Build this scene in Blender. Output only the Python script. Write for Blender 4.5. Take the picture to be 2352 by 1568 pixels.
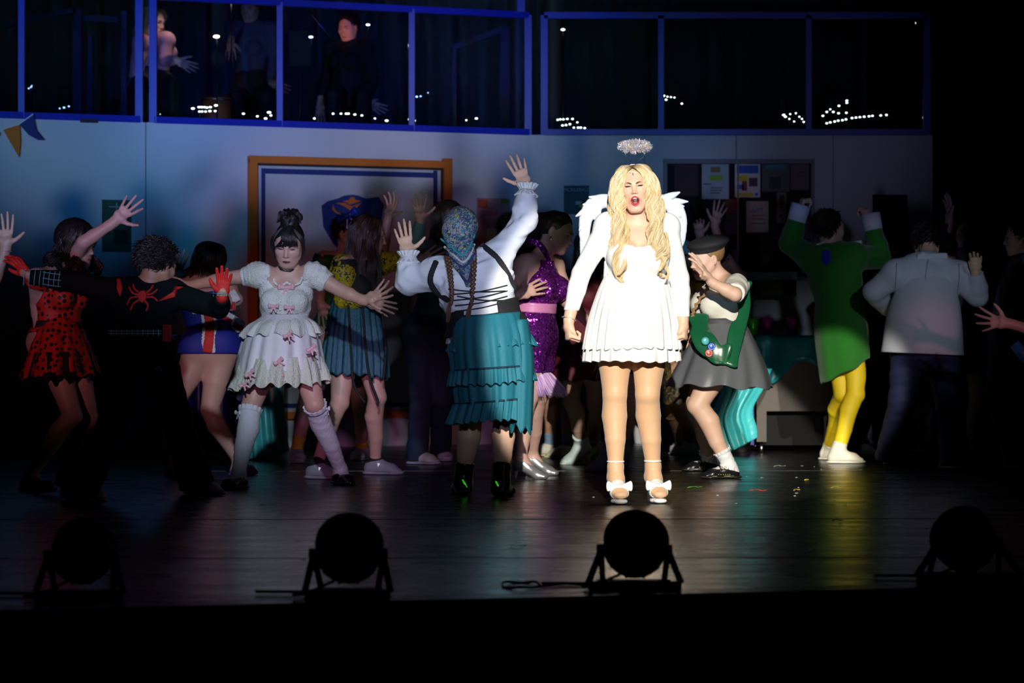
import bpy, math, random
import numpy as np
from mathutils import Vector
SC = bpy.context.scene
for o in list(bpy.data.objects): bpy.data.objects.remove(o)
R = math.radians
# ---------------------------------------------------------------- camera
CAMZ = 0.8; FPX = 6440.0
cd = bpy.data.cameras.new('camera'); cam = bpy.data.objects.new('camera', cd); SC.collection.objects.link(cam)
cam.location = (0, 0, CAMZ); cam.rotation_euler = (R(90), 0, 0)
cd.sensor_width = 36; cd.lens = FPX/2352*36; cd.clip_start = .5; cd.clip_end = 200
cd.dof.use_dof = True; cd.dof.focus_distance = 14.2; cd.dof.aperture_fstop = 4.0
SC.camera = cam
SC.view_settings.view_transform = 'Standard'; SC.view_settings.look = 'None'
SC.view_settings.exposure = 0.0; SC.view_settings.gamma = 1; SC.view_settings.use_curve_mapping = False
wd = bpy.data.worlds.new('world'); SC.world = wd; wd.use_nodes = True
wd.node_tree.nodes['Background'].inputs[0].default_value = (.25, .35, .9, 1)
wd.node_tree.nodes['Background'].inputs[1].default_value = 0.0015

def at(px, py, d):
    return np.array([(px-1176)/FPX*d, d, CAMZ+(784-py)/FPX*d])
def ground(px, py):
    d = CAMZ*FPX/(py-784.0)
    return np.array([(px-1176)/FPX*d, d, 0.0])
# ---------------------------------------------------------------- lights of the theatre
def spot(name, loc, tgt, e, col, deg, blend=.3, size=.05):
    l = bpy.data.lights.new(name, 'SPOT'); l.energy = e; l.color = col; l.spot_size = R(deg); l.spot_blend = blend; l.shadow_soft_size = size
    o = bpy.data.objects.new(name, l); SC.collection.objects.link(o); o.location = loc
    o.rotation_euler = (Vector(tgt)-Vector(loc)).to_track_quat('-Z', 'Y').to_euler(); return o
# follow spot from the balcony at the back of the house
spot('follow_spot', (.50, 1.2, 4.1), (.84, 14.0, .90), 11500, (1, .955, .85), 8.6, .10, .04)
spot('follow_spot', (2.9, 1.5, 4.4), (2.02, 18.5, .36), 9000, (1, .95, .80), 3.3, .3, .04)
# coloured low washes from the front booms, through soft edged cones
for x, y, z, tx, ty, tz, e, col, deg, bl, sz in [
    (-4.6, 5.0, .9, -3.1, 20.5, 2.85, 2300, (.04, .30, 1), 12, .9, .22),
    (-2.6, 4.0, .5, -3.2, 21, 2.6, 2400, (.45, .66, .80), 8, 1, .22),
    (-1.6, 4.4, .5, -1.6, 21, 2.6, 3400, (.46, .52, 1), 10, 1, .22),
    (-3.6, 4.2, .7, -2.1, 21, 2.0, 1700, (.03, .42, .85), 8, 1, .2),
    (.8, 3.8, .5, -.9, 21.5, 2.6, 3000, (.50, .50, .85), 10, 1, .2),
    (-.6, 4.2, .5, -.2, 21.5, 2.5, 2000, (.50, .66, .60), 8, 1, .2),
    (2.2, 3.4, .6, .7, 22, 2.45, 2200, (.14, .40, .85), 9, 1, .2),
    (3.4, 3.8, .7, 2.1, 22, 2.6, 800, (.36, .38, .75), 10, 1, .2)]:
    spot('wash_light', (x, y, z), (tx, ty, tz), e, col, deg, bl, sz)
# steeper lavender and pale fronts onto dancers, narrow pink ones added to brighten hands
for x, y, z, tx, ty, tz, e, col, deg in [
    (-.5, 2.0, 4.2, -1.25, 15.5, .85, 3900, (.74, .84, 1), 7.0), (.6, 2.0, 2.6, -.28, 14.6, .85, 950, (.68, .74, 1), 7.5),
    (-1.0, 2.0, 1.6, -.85, 16.5, .40, 1300, (1, .35, .80), 5.5), (3.6, 2.0, 3.6, 2.65, 17.9, 1.1, 1200, (.70, .84, 1), 5.2), (.9, 3.0, .7, 1.50, 20.6, 1.78, 420, (.95, .5, .95), 3.4), (-4.6, 3, 2.0, -2.25, 15.4, 1.15, 1000, (1, .36, .42), 8.5), (4.4, 4, 1.5, 2.86, 16.1, .92, 620, (1, .25, .38), 2.8), (-3.2, 3, .8, -2.4, 15, 1.5, 700, (1, .42, .72), 3.8), (-1.4, 3, .7, -.82, 18.5, 1.6, 450, (1, .35, .5), 3.4)]:
    spot('front_light', (x, y, z), (tx, ty, tz), e, col, deg, 1, .12)

# ---------------------------------------------------------------- helpers: objects
COL = SC.collection
def nv(v): v = np.asarray(v, float); return v/np.linalg.norm(v)
def V3(*a): return np.array(a, float)
def lerp(a, b, t): return a+(b-a)*t
def new_obj(name, me, mat=None, parent=None, smooth=True):
    if mat is not None:
        for m in (mat if isinstance(mat, (list, tuple)) else [mat]): me.materials.append(m)
    if smooth: me.shade_smooth()
    o = bpy.data.objects.new(name, me); COL.objects.link(o)
    if parent is not None:
        o.parent = parent; o.location = -BASE.get(parent.name, V3(0, 0, 0))
        BASE[o.name] = V3(0, 0, 0)
    return o
BASE = {}
def tag(o, label=None, cat=None, group=None, kind=None):
    if label: o['label'] = label
    if cat: o['category'] = cat
    if group: o['group'] = group
    if kind: o['kind'] = kind
    return o
def thing(name, label, cat, base, group=None):
    o = bpy.data.objects.new(name, None); COL.objects.link(o); o.location = base; o.empty_display_size = .1
    BASE[o.name] = np.array(base, float); return tag(o, label, cat, group)
def mesh_np(Vv, Q, name='m'):
    me = bpy.data.meshes.new(name); Vv = np.asarray(Vv, np.float32); Q = np.asarray(Q, np.int32)
    me.vertices.add(len(Vv)); me.vertices.foreach_set('co', Vv.ravel())
    k = Q.shape[1]; me.loops.add(Q.size); me.loops.foreach_set('vertex_index', Q.ravel())
    me.polygons.add(len(Q)); me.polygons.foreach_set('loop_start', np.arange(0, Q.size, k, dtype=np.int32))
    me.polygons.foreach_set('loop_total', np.full(len(Q), k, np.int32)); me.update(calc_edges=True); return me
class MB:
    """collects quads / polygons"""
    def __init__(s): s.v = []; s.f = []; s.mi = []
    def add(s, vs, fs, mi=0):
        n = len(s.v); s.v += [tuple(map(float, v)) for v in vs]; s.f += [tuple(i+n for i in f) for f in fs]; s.mi += [mi]*len(fs); return s
    def box(s, c, h, mi=0, rz=0, M=None):
        vs = []
        for x in (-1, 1):
            for y in (-1, 1):
                for z in (-1, 1):
                    p = V3(x*h[0], y*h[1], z*h[2])
                    if rz: p = V3(p[0]*math.cos(rz)-p[1]*math.sin(rz), p[0]*math.sin(rz)+p[1]*math.cos(rz), p[2])
                    if M is not None: p = M@p
                    vs.append(p+c)
        return s.add(vs, [(0,1,3,2),(4,6,7,5),(0,4,5,1),(2,3,7,6),(0,2,6,4),(1,5,7,3)], mi)
    def bar(s, a, b, w, t, up=(0, 0, 1), mi=0):
        a = np.array(a, float); b = np.array(b, float); d = nv(b-a); x = np.cross(d, up)
        x = nv(x) if np.linalg.norm(x) > 1e-4 else V3(1, 0, 0)
        z = np.cross(x, d); M = np.stack([x, d, z], 1)
        return s.box((a+b)/2, (w/2, np.linalg.norm(b-a)/2, t/2), mi, M=M)
    def tube(s, pts, r, n=8, mi=0, cap=True):
        pts = [np.array(p, float) for p in pts]; rr = r if isinstance(r, (list, tuple)) else [r]*len(pts); vs = []
        ref = V3(.13, .31, .94)
        for i, p in enumerate(pts):
            t = pts[min(i+1, len(pts)-1)]-pts[max(i-1, 0)]; t = nv(t) if np.linalg.norm(t) > 1e-9 else V3(0, 0, 1)
            if abs(t@ref) > .95: ref = nv(V3(.94, .13, .31))
            x = nv(np.cross(t, ref)); y = np.cross(t, x)
            for k in range(n): a = 2*math.pi*k/n; vs.append(p+rr[i]*(math.cos(a)*x+math.sin(a)*y))
        fs = [(i*n+k, i*n+(k+1) % n, (i+1)*n+(k+1) % n, (i+1)*n+k) for i in range(len(pts)-1) for k in range(n)]
        if cap: fs += [tuple(range(n))[::-1], tuple(range((len(pts)-1)*n, len(pts)*n))]
        return s.add(vs, fs, mi)
    def ring(s, c, M, R_, r, n=32, m=8, mi=0):
        pts = [c+M@V3(R_*math.cos(a), 0, R_*math.sin(a)) for a in np.linspace(0, 2*math.pi, n+1)]
        return s.tube(pts, r, m, mi, False)
    def lathe(s, c, prof, n=24, M=None, mi=0):
        vs = []; M = np.eye(3) if M is None else M
        for (r, z) in prof:
            for k in range(n): a = 2*math.pi*k/n; vs.append(np.asarray(c)+M@V3(r*math.cos(a), r*math.sin(a), z))
        fs = [(i*n+k, i*n+(k+1) % n, (i+1)*n+(k+1) % n, (i+1)*n+k) for i in range(len(prof)-1) for k in range(n)]
        return s.add(vs, fs, mi)
    def blob(s, c, r, M=None, n=12, m=8, mi=0):
        prof = [(math.sin(a), math.cos(a)) for a in np.linspace(math.pi-.02, .02, m)]
        M = np.eye(3) if M is None else M
        D = np.diag(np.broadcast_to(np.asarray(r, float), (3,)))
        return s.lathe(c, prof, n, M@D, mi)
    def poly(s, pts, n, th, mi=0):
        """closed outline pts (3D, coplanar) with thickness th along n"""
        pts = [np.array(p, float) for p in pts]; n = nv(n); k = len(pts)
        vs = [p for p in pts]+[p+n*th for p in pts]
        fs = [tuple(range(k)), tuple(range(k, 2*k))[::-1]]+[(i, i+k, (i+1) % k+k, (i+1) % k) for i in range(k)]
        return s.add(vs, fs, mi)
    def build(s, name, mat, parent=None, smooth=False, solid=0, sub=0):
        me = bpy.data.meshes.new(name); me.from_pydata(s.v, [], s.f)
        if any(s.mi): me.polygons.foreach_set('material_index', s.mi)
        me.update(); o = new_obj(name, me, mat, parent, smooth)
        if sub: m = o.modifiers.new('sub', 'SUBSURF'); m.levels = m.render_levels = sub
        if solid: m = o.modifiers.new('solid', 'SOLIDIFY'); m.thickness = solid; m.offset = 0
        return o
# ---------------------------------------------------------------- helpers: distance field solids
def rc(a, b, r1, r2, k=.02, w=None, s1=1., s2=1., op=1):
    return dict(t='c', a=np.array(a, float), b=np.array(b, float), r1=r1, r2=r2, k=k, w=None if w is None else nv(w), s1=s1, s2=s2, op=op)
def el(c, r, M=None, k=.02, op=1):
    return dict(t='e', c=np.array(c, float), r=np.broadcast_to(np.array(r, float), (3,)).copy(), M=np.eye(3) if M is None else M, k=k, op=op)
def grow(ps, t, k=None):
    out = []
    for p in ps:
        p = dict(p)
        if p['t'] == 'c':
            for i, s in (('r1', 's1'), ('r2', 's2')):
                hw = p[i]*p[s]+t; p[i] = p[i]+t; p[s] = hw/p[i]
        else: p['r'] = p['r']+t
        if k: p['k'] = k
        out.append(p)
    return out
def pbox(p):
    if p['t'] == 'c':
        m = max(p['r1']*p['s1'], p['r2']*p['s2'], p['r1'], p['r2'])
        return np.minimum(p['a'], p['b'])-m, np.maximum(p['a'], p['b'])+m
    m = p['r'].max(); return p['c']-m, p['c']+m
def dist(p, X, Y, Z):
    if p['t'] == 'c':
        a = p['a']; ba = p['b']-a; L = max(ba@ba, 1e-9)
        x = X-a[0]; y = Y-a[1]; z = Z-a[2]
        hh = np.clip((x*ba[0]+y*ba[1]+z*ba[2])/L, 0, 1)
        x = x-ba[0]*hh; y = y-ba[1]*hh; z = z-ba[2]*hh
        q = x*x+y*y+z*z
        if p['w'] is not None:
            w = p['w']; qw = x*w[0]+y*w[1]+z*w[2]; s = p['s1']+(p['s2']-p['s1'])*hh
            q = q-qw*qw*(1-1/(s*s))
        d = np.sqrt(np.maximum(q, 0))-(p['r1']+(p['r2']-p['r1'])*hh)
    else:
        c, r, M = p['c'], p['r'], p['M']; x = X-c[0]; y = Y-c[1]; z = Z-c[2]
        u = [(x*M[0, i]+y*M[1, i]+z*M[2, i])/r[i] for i in range(3)]
        k0 = np.sqrt(u[0]**2+u[1]**2+u[2]**2); k1 = np.sqrt((u[0]/r[0])**2+(u[1]/r[1])**2+(u[2]/r[2])**2)
        d = k0*(k0-1)/np.maximum(k1, 1e-6)
    return d
def smin(S, d, p):
    k = p['k']
    if p['op'] > 0: e = np.maximum(k-np.abs(S-d), 0)/k; return np.minimum(S, d)-e*e*k*.25
    e = np.maximum(k-np.abs(S+d), 0)/k; return np.maximum(S, -d)+e*e*k*.25
def evalp(ps, pts):
    pts = np.asarray(pts); F = np.full(len(pts), .08)
    for p in ps: F = smin(F, dist(p, pts[:, 0], pts[:, 1], pts[:, 2]), p)
    return F
def field(ps, lo, hi, h):
    n = np.maximum(np.ceil((hi-lo)/h).astype(int)+1, 2)
    F = np.full(n, .08, np.float32); ax = [lo[i]+h*np.arange(n[i]) for i in range(3)]
    for p in ps:
        b0, b1 = pbox(p); pad = p['k']+3*h
        i0 = np.clip(np.floor((b0-pad-lo)/h).astype(int), 0, n); i1 = np.clip(np.ceil((b1+pad-lo)/h).astype(int)+1, 0, n)
        if (i1 <= i0).any(): continue
        X = ax[0][i0[0]:i1[0], None, None]; Y = ax[1][None, i0[1]:i1[1], None]; Z = ax[2][None, None, i0[2]:i1[2]]
        d = dist(p, X, Y, Z)
        S = F[i0[0]:i1[0], i0[1]:i1[1], i0[2]:i1[2]]; k = p['k']
        if p['op'] > 0:
            e = np.maximum(k-np.abs(S-d), 0)/k; S[...] = np.minimum(S, d)-e*e*k*.25
        else:
            d = -d; e = np.maximum(k-np.abs(S-d), 0)/k; S[...] = np.maximum(S, d)+e*e*k*.25
    return F, ax
def nets(F, lo, h):
    S = F < 0
    c = np.zeros(np.array(F.shape)-1, np.int8)
    for i in (0, 1):
        for j in (0, 1):
            for k in (0, 1): c += S[i:S.shape[0]-1+i, j:S.shape[1]-1+j, k:S.shape[2]-1+k]
    act = (c > 0) & (c < 8); idx = np.full(act.shape, -1, np.int32); I = np.argwhere(act); idx[act] = np.arange(len(I))
    pos = np.zeros((len(I), 3)); cnt = np.zeros(len(I))
    for a in range(3):
        for u in (0, 1):
            for v in (0, 1):
                o1 = np.zeros(3, int); o1[(a+1) % 3] = u; o1[(a+2) % 3] = v; o2 = o1.copy(); o2[a] = 1
                f1 = F[tuple((I+o1).T)]; f2 = F[tuple((I+o2).T)]; m = (f1 < 0) != (f2 < 0)
                t = np.where(m, f1/np.where(m, f1-f2, 1), 0); pos += m[:, None]*(o1+t[:, None]*(o2-o1)); cnt += m
    Vv = lo+h*(I+pos/np.maximum(cnt, 1)[:, None]); Q = []
    for a in range(3):
        b, cc = (a+1) % 3, (a+2) % 3
        s1 = [slice(None)]*3; s1[a] = slice(0, -1); s2 = [slice(None)]*3; s2[a] = slice(1, None)
        for s in (s1, s2): s[b] = slice(1, -1); s[cc] = slice(1, -1)
        A = S[tuple(s1)]; B = S[tuple(s2)]
        for fl in (0, 1):
            E = np.argwhere((A & ~B) if fl == 0 else (~A & B))
            if not len(E): continue
            E[:, b] += 1; E[:, cc] += 1
            def g(db, dc):
                e = E.copy(); e[:, b] += db; e[:, cc] += dc; return idx[tuple(e.T)]
            q = np.stack([g(-1, -1), g(0, -1), g(0, 0), g(-1, 0)], 1)
            Q.append(q if fl == 0 else q[:, ::-1])
    return Vv, (np.concatenate(Q) if Q else np.zeros((0, 4), int))
def solid(ps, h=.007, clip=None, fn=None, lo=None, hi=None):
    if lo is None:
        bs = [pbox(p) for p in ps if p['op'] > 0]; lo = np.min([b[0] for b in bs], 0)-.03; hi = np.max([b[1] for b in bs], 0)+.03
    F, ax = field(ps, lo, hi, h); X, Y, Z = np.meshgrid(*ax, indexing='ij', sparse=True)
    if fn: F = F+fn(X, Y, Z)
    if clip:
        for c in clip: F = np.maximum(F, c(X, Y, Z))
    F[0] = F[-1] = .05; F[:, 0] = F[:, -1] = .05; F[:, :, 0] = F[:, :, -1] = .05
    return nets(F, lo, h)
def merge(parts):
    Vs = []; Qs = []; n = 0
    for v, q in parts:
        if len(q) == 0: continue
        Vs.append(v); Qs.append(q+n); n += len(v)
    return np.concatenate(Vs), np.concatenate(Qs)
def sobj(name, ps, mat, parent, h=.007, clip=None, fn=None):
    v, q = solid(ps, h, clip, fn)
    if len(q) == 0: print('EMPTY', name); return None
    return new_obj(name, mesh_np(v, q, name), mat, parent)
def plane(p, n):   # clip: keeps the side opposite to n
    p = np.asarray(p, float); n = nv(n); return lambda X, Y, Z: (X-p[0])*n[0]+(Y-p[1])*n[1]+(Z-p[2])*n[2]
def wrinkle(amp, f, seed=0, d=(0, 0, 1)):
    rg = np.random.RandomState(seed); d = nv(d); A = rg.normal(size=(4, 3))
    A[0] = d*1+A[0]*.25; A[1] = d*1+A[1]*.45; ph = rg.uniform(0, 6, 4)
    def fn(X, Y, Z):
        g = np.sin(f*.35*(A[2][0]*X+A[2][1]*Y+A[2][2]*Z)+ph[2])
        a = np.sin(f*(A[0][0]*X+A[0][1]*Y+A[0][2]*Z)+2*g+ph[0])
        b = np.sin(f*1.7*(A[1][0]*X+A[1][1]*Y+A[1][2]*Z)-1.5*g+ph[1])
        return (amp*(a+.6*b)*(.6+.4*np.sin(f*.5*(A[3][0]*X+A[3][1]*Y+A[3][2]*Z)+ph[3]))).astype(np.float32)
    return fn
# many thin strands as one mesh with a colour per strand
def strands(name, paths, rad, cols, mat, parent, sides=4):
    """paths (n,m,3), rad (n,m), cols (n,3)"""
    P = np.asarray(paths, float); n, m, _ = P.shape; T = np.gradient(P, axis=1); T /= np.maximum(np.linalg.norm(T, axis=2, keepdims=True), 1e-9)
    ref = np.broadcast_to(nv(V3(.3, .9, .2)), T.shape); X = np.cross(T, ref); X /= np.maximum(np.linalg.norm(X, axis=2, keepdims=True), 1e-6); Y = np.cross(T, X)
    rad = np.broadcast_to(rad, (n, m))
    a = 2*np.pi*np.arange(sides)/sides
    W = P[:, :, None, :]+rad[:, :, None, None]*(np.cos(a)[None, None, :, None]*X[:, :, None, :]+np.sin(a)[None, None, :, None]*Y[:, :, None, :])
    Vv = W.reshape(-1, 3); i, j, k = np.meshgrid(np.arange(n), np.arange(m-1), np.arange(sides), indexing='ij')
    b = (i*m+j)*sides; k2 = (k+1) % sides
    Q = np.stack([b+k, b+k2, b+sides+k2, b+sides+k], -1).reshape(-1, 4)
    me = mesh_np(Vv, Q, name); ca = me.color_attributes.new('Col', 'FLOAT_COLOR', 'POINT')
    C4 = np.ones((n, m*sides, 4), np.float32); C4[:, :, :3] = np.asarray(cols)[:, None, :] if np.ndim(cols) == 2 else np.repeat(np.asarray(cols), sides, axis=1)
    ca.data.foreach_set('color', C4.ravel()); return new_obj(name, me, mat, parent)
def spline(pts, m):
    pts = np.asarray(pts, float); n = len(pts); t = np.linspace(0, n-1, m); i = np.clip(t.astype(int), 0, n-2); f = (t-i)[:, None]
    g = lambda k: pts[np.clip(k, 0, n-1)]
    p0, p1, p2, p3 = g(i-1), g(i), g(i+1), g(i+2)
    return .5*((2*p1)+(-p0+p2)*f+(2*p0-5*p1+4*p2-p3)*f*f+(-p0+3*p1-3*p2+p3)*f**3)
def locks(guides, n, m=26, seed=0, wave=0., wf=3., r=.0022, cols=((.1, .06, .03),), jit=.25):
    """guides: list of (points, widths) ; n strands per guide"""
    rg = np.random.RandomState(seed); P = []; C = []; RR = []
    for pts, wid in guides:
        c = spline(pts, m); wdt = np.interp(np.linspace(0, 1, m), np.linspace(0, 1, len(wid)), wid); t = np.linspace(0, 1, m); ph0 = rg.uniform(0, 6)
        for _ in range(n):
            o = rg.normal(size=3); o /= np.linalg.norm(o); o *= rg.uniform(0, 1)**.6
            ph = ph0+rg.normal()*jit; w = wave*t[:, None]*np.stack([np.sin(wf*2*np.pi*t+ph), .7*np.cos(wf*2*np.pi*t+ph), .25*np.sin(wf*4*np.pi*t+ph)], 1)
            P.append(c+o*wdt[:, None]+w); cc = np.array(cols[rg.randint(len(cols))])*rg.uniform(.8, 1.15); C.append(cc)
            RR.append(r*(1-.75*t**3)*rg.uniform(.7, 1.3))
    return np.array(P), np.array(RR), np.array(C)
# skirt: rings given by left and right image points at a depth
def skirt(name, lv, d, mat, parent, n=160, pl=14, amp=.5, seed=0, solid_=.004, hem=0., m=24, zz=0, sharp=False):
    """lv: list of (xl,yl,xr,yr,half_depth,fold, [dd])"""
    rg = np.random.RandomState(seed); L = []
    for l in lv:
        dd = l[6] if len(l) > 6 else 0
        a = at(l[0], l[1], d+dd); b = at(l[2], l[3], d+dd); L.append(np.concatenate([a, b, [l[4], l[5]]]))
    S = spline(L, m) if len(L) > 2 else np.array([lerp(L[0], L[1], t) for t in np.linspace(0, 1, m)])
    th = np.linspace(0, 2*np.pi, n, endpoint=False); k = np.array([pl, pl*1.62, pl*.55]); k = np.round(k)
    ph = rg.uniform(0, 6, 6); V_ = []
    for i, s in enumerate(S):
        a, b = s[:3], s[3:6]; c = (a+b)/2; u = (b-a)/2; f = s[7]
        if sharp: q = 2*np.abs(((th*pl/(2*np.pi)+.15*np.sin(3*th)) % 1)-.5)-.5; fo = 1.6*q
        else: fo = .55*np.sin(k[0]*th+ph[0]+1.3*np.sin(2*th+ph[3]))+.3*np.sin(k[1]*th+ph[1]+.5*i/m)+.3*np.sin(k[2]*th+ph[2])
        rr = 1+f*fo; x = np.cos(th)*rr; y = np.sin(th)*(1+f*fo*np.linalg.norm(u)/max(s[6], .01))
        p = c+x[:, None]*u+y[:, None]*V3(0, s[6], 0)
        t = i/(m-1)
        p[:, 2] += hem*t**3*(np.sin(k[0]*th+ph[0]+1.6)+.6*np.sin(3*th+ph[4]))
        V_.append(p)
    V_ = np.array(V_).reshape(-1, 3); i, j = np.meshgrid(np.arange(m-1), np.arange(n), indexing='ij'); j2 = (j+1) % n
    Q = np.stack([i*n+j, (i+1)*n+j, (i+1)*n+j2, i*n+j2], -1).reshape(-1, 4)
    o = new_obj(name, mesh_np(V_, Q, name), mat, parent)
    mo = o.modifiers.new('solid', 'SOLIDIFY'); mo.thickness = solid_; mo.offset = 0
    return o
def bow(name, c, u, up, size, mat, parent, tails=True):
    u = nv(u); up = nv(np.array(up, float)); f = np.cross(u, up); ps = []
    M = np.stack([u, up, f], 1)
    for sg in (-1, 1):
        ps += [rc(c, c+sg*u*size*.85+up*size*.10, size*.13, size*.16, .006, up, 1.0, 2.6), rc(c+sg*u*size*.3, c+sg*u*size*.8+up*size*.10+f*size*.15, size*.12, size*.14, .006, up, 1.2, 2.2)]
        if tails: ps += [rc(c, c+sg*u*size*.45-up*size*1.0, size*.1, size*.2, .01, f, .35, .25)]
    ps.append(el(c, (size*.2, size*.22, size*.2), M, .005))
    return sobj(name, ps, mat, parent, max(size*.07, .0022))
# ---------------------------------------------------------------- materials
MC = {}
def mat(name, col, rough=.6, metal=0., bump=0., bs=60., spec=.5, emit=None, es=0., sheen=0., trans=0., alpha=1., coat=0., var=0., stretch=None):
    if name in MC: return MC[name]
    m = bpy.data.materials.new(name); m.use_nodes = True; nt = m.node_tree; b = nt.nodes['Principled BSDF']; MC[name] = m
    col = tuple(col)+(1,); b.inputs['Base Color'].default_value = col; b.inputs['Roughness'].default_value = rough; b.inputs['Metallic'].default_value = metal
    b.inputs['Specular IOR Level'].default_value = spec; b.inputs['Sheen Weight'].default_value = sheen; b.inputs['Transmission Weight'].default_value = trans
    b.inputs['Alpha'].default_value = alpha; b.inputs['Coat Weight'].default_value = coat
    if emit: b.inputs['Emission Color'].default_value = tuple(emit)+(1,); b.inputs['Emission Strength'].default_value = es
    if bump or var:
        tc = nt.nodes.new('ShaderNodeTexCoord'); mp = nt.nodes.new('ShaderNodeMapping'); nz = nt.nodes.new('ShaderNodeTexNoise'); nz.inputs['Scale'].default_value = bs; nz.inputs['Detail'].default_value = 4
        nt.links.new(tc.outputs['Object'], mp.inputs[0]); nt.links.new(mp.outputs[0], nz.inputs[0])
        if stretch: mp.inputs['Scale'].default_value = stretch
        if bump:
            bp = nt.nodes.new('ShaderNodeBump'); bp.inputs['Strength'].default_value = bump; bp.inputs['Distance'].default_value = .01
            nt.links.new(nz.outputs[0], bp.inputs['Height']); nt.links.new(bp.outputs[0], b.inputs['Normal'])
        if var:
            mx = nt.nodes.new('ShaderNodeMix'); mx.data_type = 'RGBA'; mx.inputs[6].default_value = tuple(c*(1-var) for c in col[:3])+(1,); mx.inputs[7].default_value = tuple(min(1, c*(1+var)) for c in col[:3])+(1,)
            nt.links.new(nz.outputs[0], mx.inputs[0]); nt.links.new(mx.outputs[2], b.inputs['Base Color'])
    return m
def nodes(name, rough=.6, metal=0.):
    m = bpy.data.materials.new(name); m.use_nodes = True; nt = m.node_tree; b = nt.nodes['Principled BSDF']
    b.inputs['Roughness'].default_value = rough; b.inputs['Metallic'].default_value = metal; MC[name] = m
    def N(t, **kw):
        n = nt.nodes.new(t)
        for k, v in kw.items():
            if k.startswith('i_'): n.inputs[int(k[2:]) if k[2:].isdigit() else k[2:].replace('_', ' ')].default_value = v
            else: setattr(n, k, v)
        return n
    return m, nt, b, N, nt.links.new
def ramp(N, stops, const=True):
    r = N('ShaderNodeValToRGB'); cr = r.color_ramp; cr.interpolation = 'CONSTANT' if const else 'LINEAR'
    cr.elements[0].position = stops[0][0]; cr.elements[0].color = tuple(stops[0][1])+(1,)
    cr.elements[1].position = stops[1][0]; cr.elements[1].color = tuple(stops[1][1])+(1,)
    for p, c in stops[2:]: e = cr.elements.new(p); e.color = tuple(c)+(1,)
    return r
def dots_mat(name, base, dot, scale=26, thr=.33):
    m, nt, b, N, L = nodes(name, .6); tc = N('ShaderNodeTexCoord'); v = N('ShaderNodeTexVoronoi'); v.inputs['Scale'].default_value = scale; v.inputs['Randomness'].default_value = .55
    r = ramp(N, [(0, dot), (thr, base)]); L(tc.outputs['Object'], v.inputs[0]); L(v.outputs['Distance'], r.inputs[0]); L(r.outputs[0], b.inputs['Base Color']); return m
def sequin_mat(name, c1, c2, scale=150):
    m, nt, b, N, L = nodes(name, .22, .85); tc = N('ShaderNodeTexCoord'); v = N('ShaderNodeTexVoronoi'); v.inputs['Scale'].default_value = scale
    L(tc.outputs['Object'], v.inputs[0]); r = ramp(N, [(0, c1), (1, c2)], False); sp = N('ShaderNodeSeparateColor'); L(v.outputs['Color'], sp.inputs[0]); L(sp.outputs[0], r.inputs[0]); L(r.outputs[0], b.inputs['Base Color'])
    bp = N('ShaderNodeVectorMath', operation='MULTIPLY_ADD'); bp.inputs[1].default_value = (1.1,)*3; bp.inputs[2].default_value = (-.55,)*3
    g = N('ShaderNodeNewGeometry'); ad = N('ShaderNodeVectorMath', operation='ADD'); no = N('ShaderNodeVectorMath', operation='NORMALIZE')
    L(v.outputs['Color'], bp.inputs[0]); L(bp.outputs[0], ad.inputs[0]); L(g.outputs['Normal'], ad.inputs[1]); L(ad.outputs[0], no.inputs[0]); L(no.outputs[0], b.inputs['Normal']); return m
def hair_mat(name, rough=.38):
    m, nt, b, N, L = nodes(name, rough); a = N('ShaderNodeAttribute', attribute_name='Col'); L(a.outputs['Color'], b.inputs['Base Color']); b.inputs['Specular IOR Level'].default_value = .6; return m
def print_mat(name, cols, scale=40, rough=.6, dist=1.2):
    m, nt, b, N, L = nodes(name, rough); tc = N('ShaderNodeTexCoord'); nz = N('ShaderNodeTexNoise'); nz.inputs['Scale'].default_value = scale*.5
    ad = N('ShaderNodeMix', data_type='RGBA'); ad.inputs[0].default_value = .04*dist; L(tc.outputs['Object'], ad.inputs[6]); L(tc.outputs['Object'], nz.inputs[0]); L(nz.outputs['Color'], ad.inputs[7])
    v = N('ShaderNodeTexVoronoi'); v.inputs['Scale'].default_value = scale; L(ad.outputs[2], v.inputs[0]); sp = N('ShaderNodeSeparateColor'); L(v.outputs['Color'], sp.inputs[0])
    n = len(cols); r = ramp(N, [(i/n, c) for i, c in enumerate(cols)]); L(sp.outputs[0], r.inputs[0]); L(r.outputs[0], b.inputs['Base Color']); return m
SKIN = mat('skin_fair', (.74, .46, .33), .5, bump=.03, bs=90)
SKIN2 = mat('skin_rose', (.56, .33, .27), .5, bump=.03, bs=90)
SKIN3 = mat('skin_tan', (.42, .22, .13), .5)
SKIN4 = mat('skin_deep', (.12, .06, .035), .45)
TIGHTS = mat('skin_tone_tights', (.70, .42, .24), .55, sheen=.3)
WHITE = mat('white_fabric', (.85, .85, .86), .8, bump=.15, bs=200)
BLACK = mat('black_fabric', (.012, .012, .014), .8)
BLACKG = mat('black_leather', (.012, .012, .013), .25)
HAIR = hair_mat('hair_strands')
BLKHAIR = mat('dark_hair_base', (.012, .009, .008), .5)
TEETH = mat('teeth', (.85, .83, .78), .3)
MOUTH = mat('mouth_dark', (.10, .015, .015), .5)
LIPRED = mat('red_lipstick', (.45, .02, .03), .3)
LIPNAT = mat('natural_lips', (.42, .15, .13), .45)
LASH = mat('black_lashes', (.01, .008, .008), .6)
BROW = mat('brown_brows', (.12, .06, .03), .8)
EYEW = mat('eye_white', (.8, .8, .8), .2)
IRIS = mat('dark_iris', (.05, .06, .05), .1)
METAL = mat('silver_metal', (.8, .8, .82), .25, 1)
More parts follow.
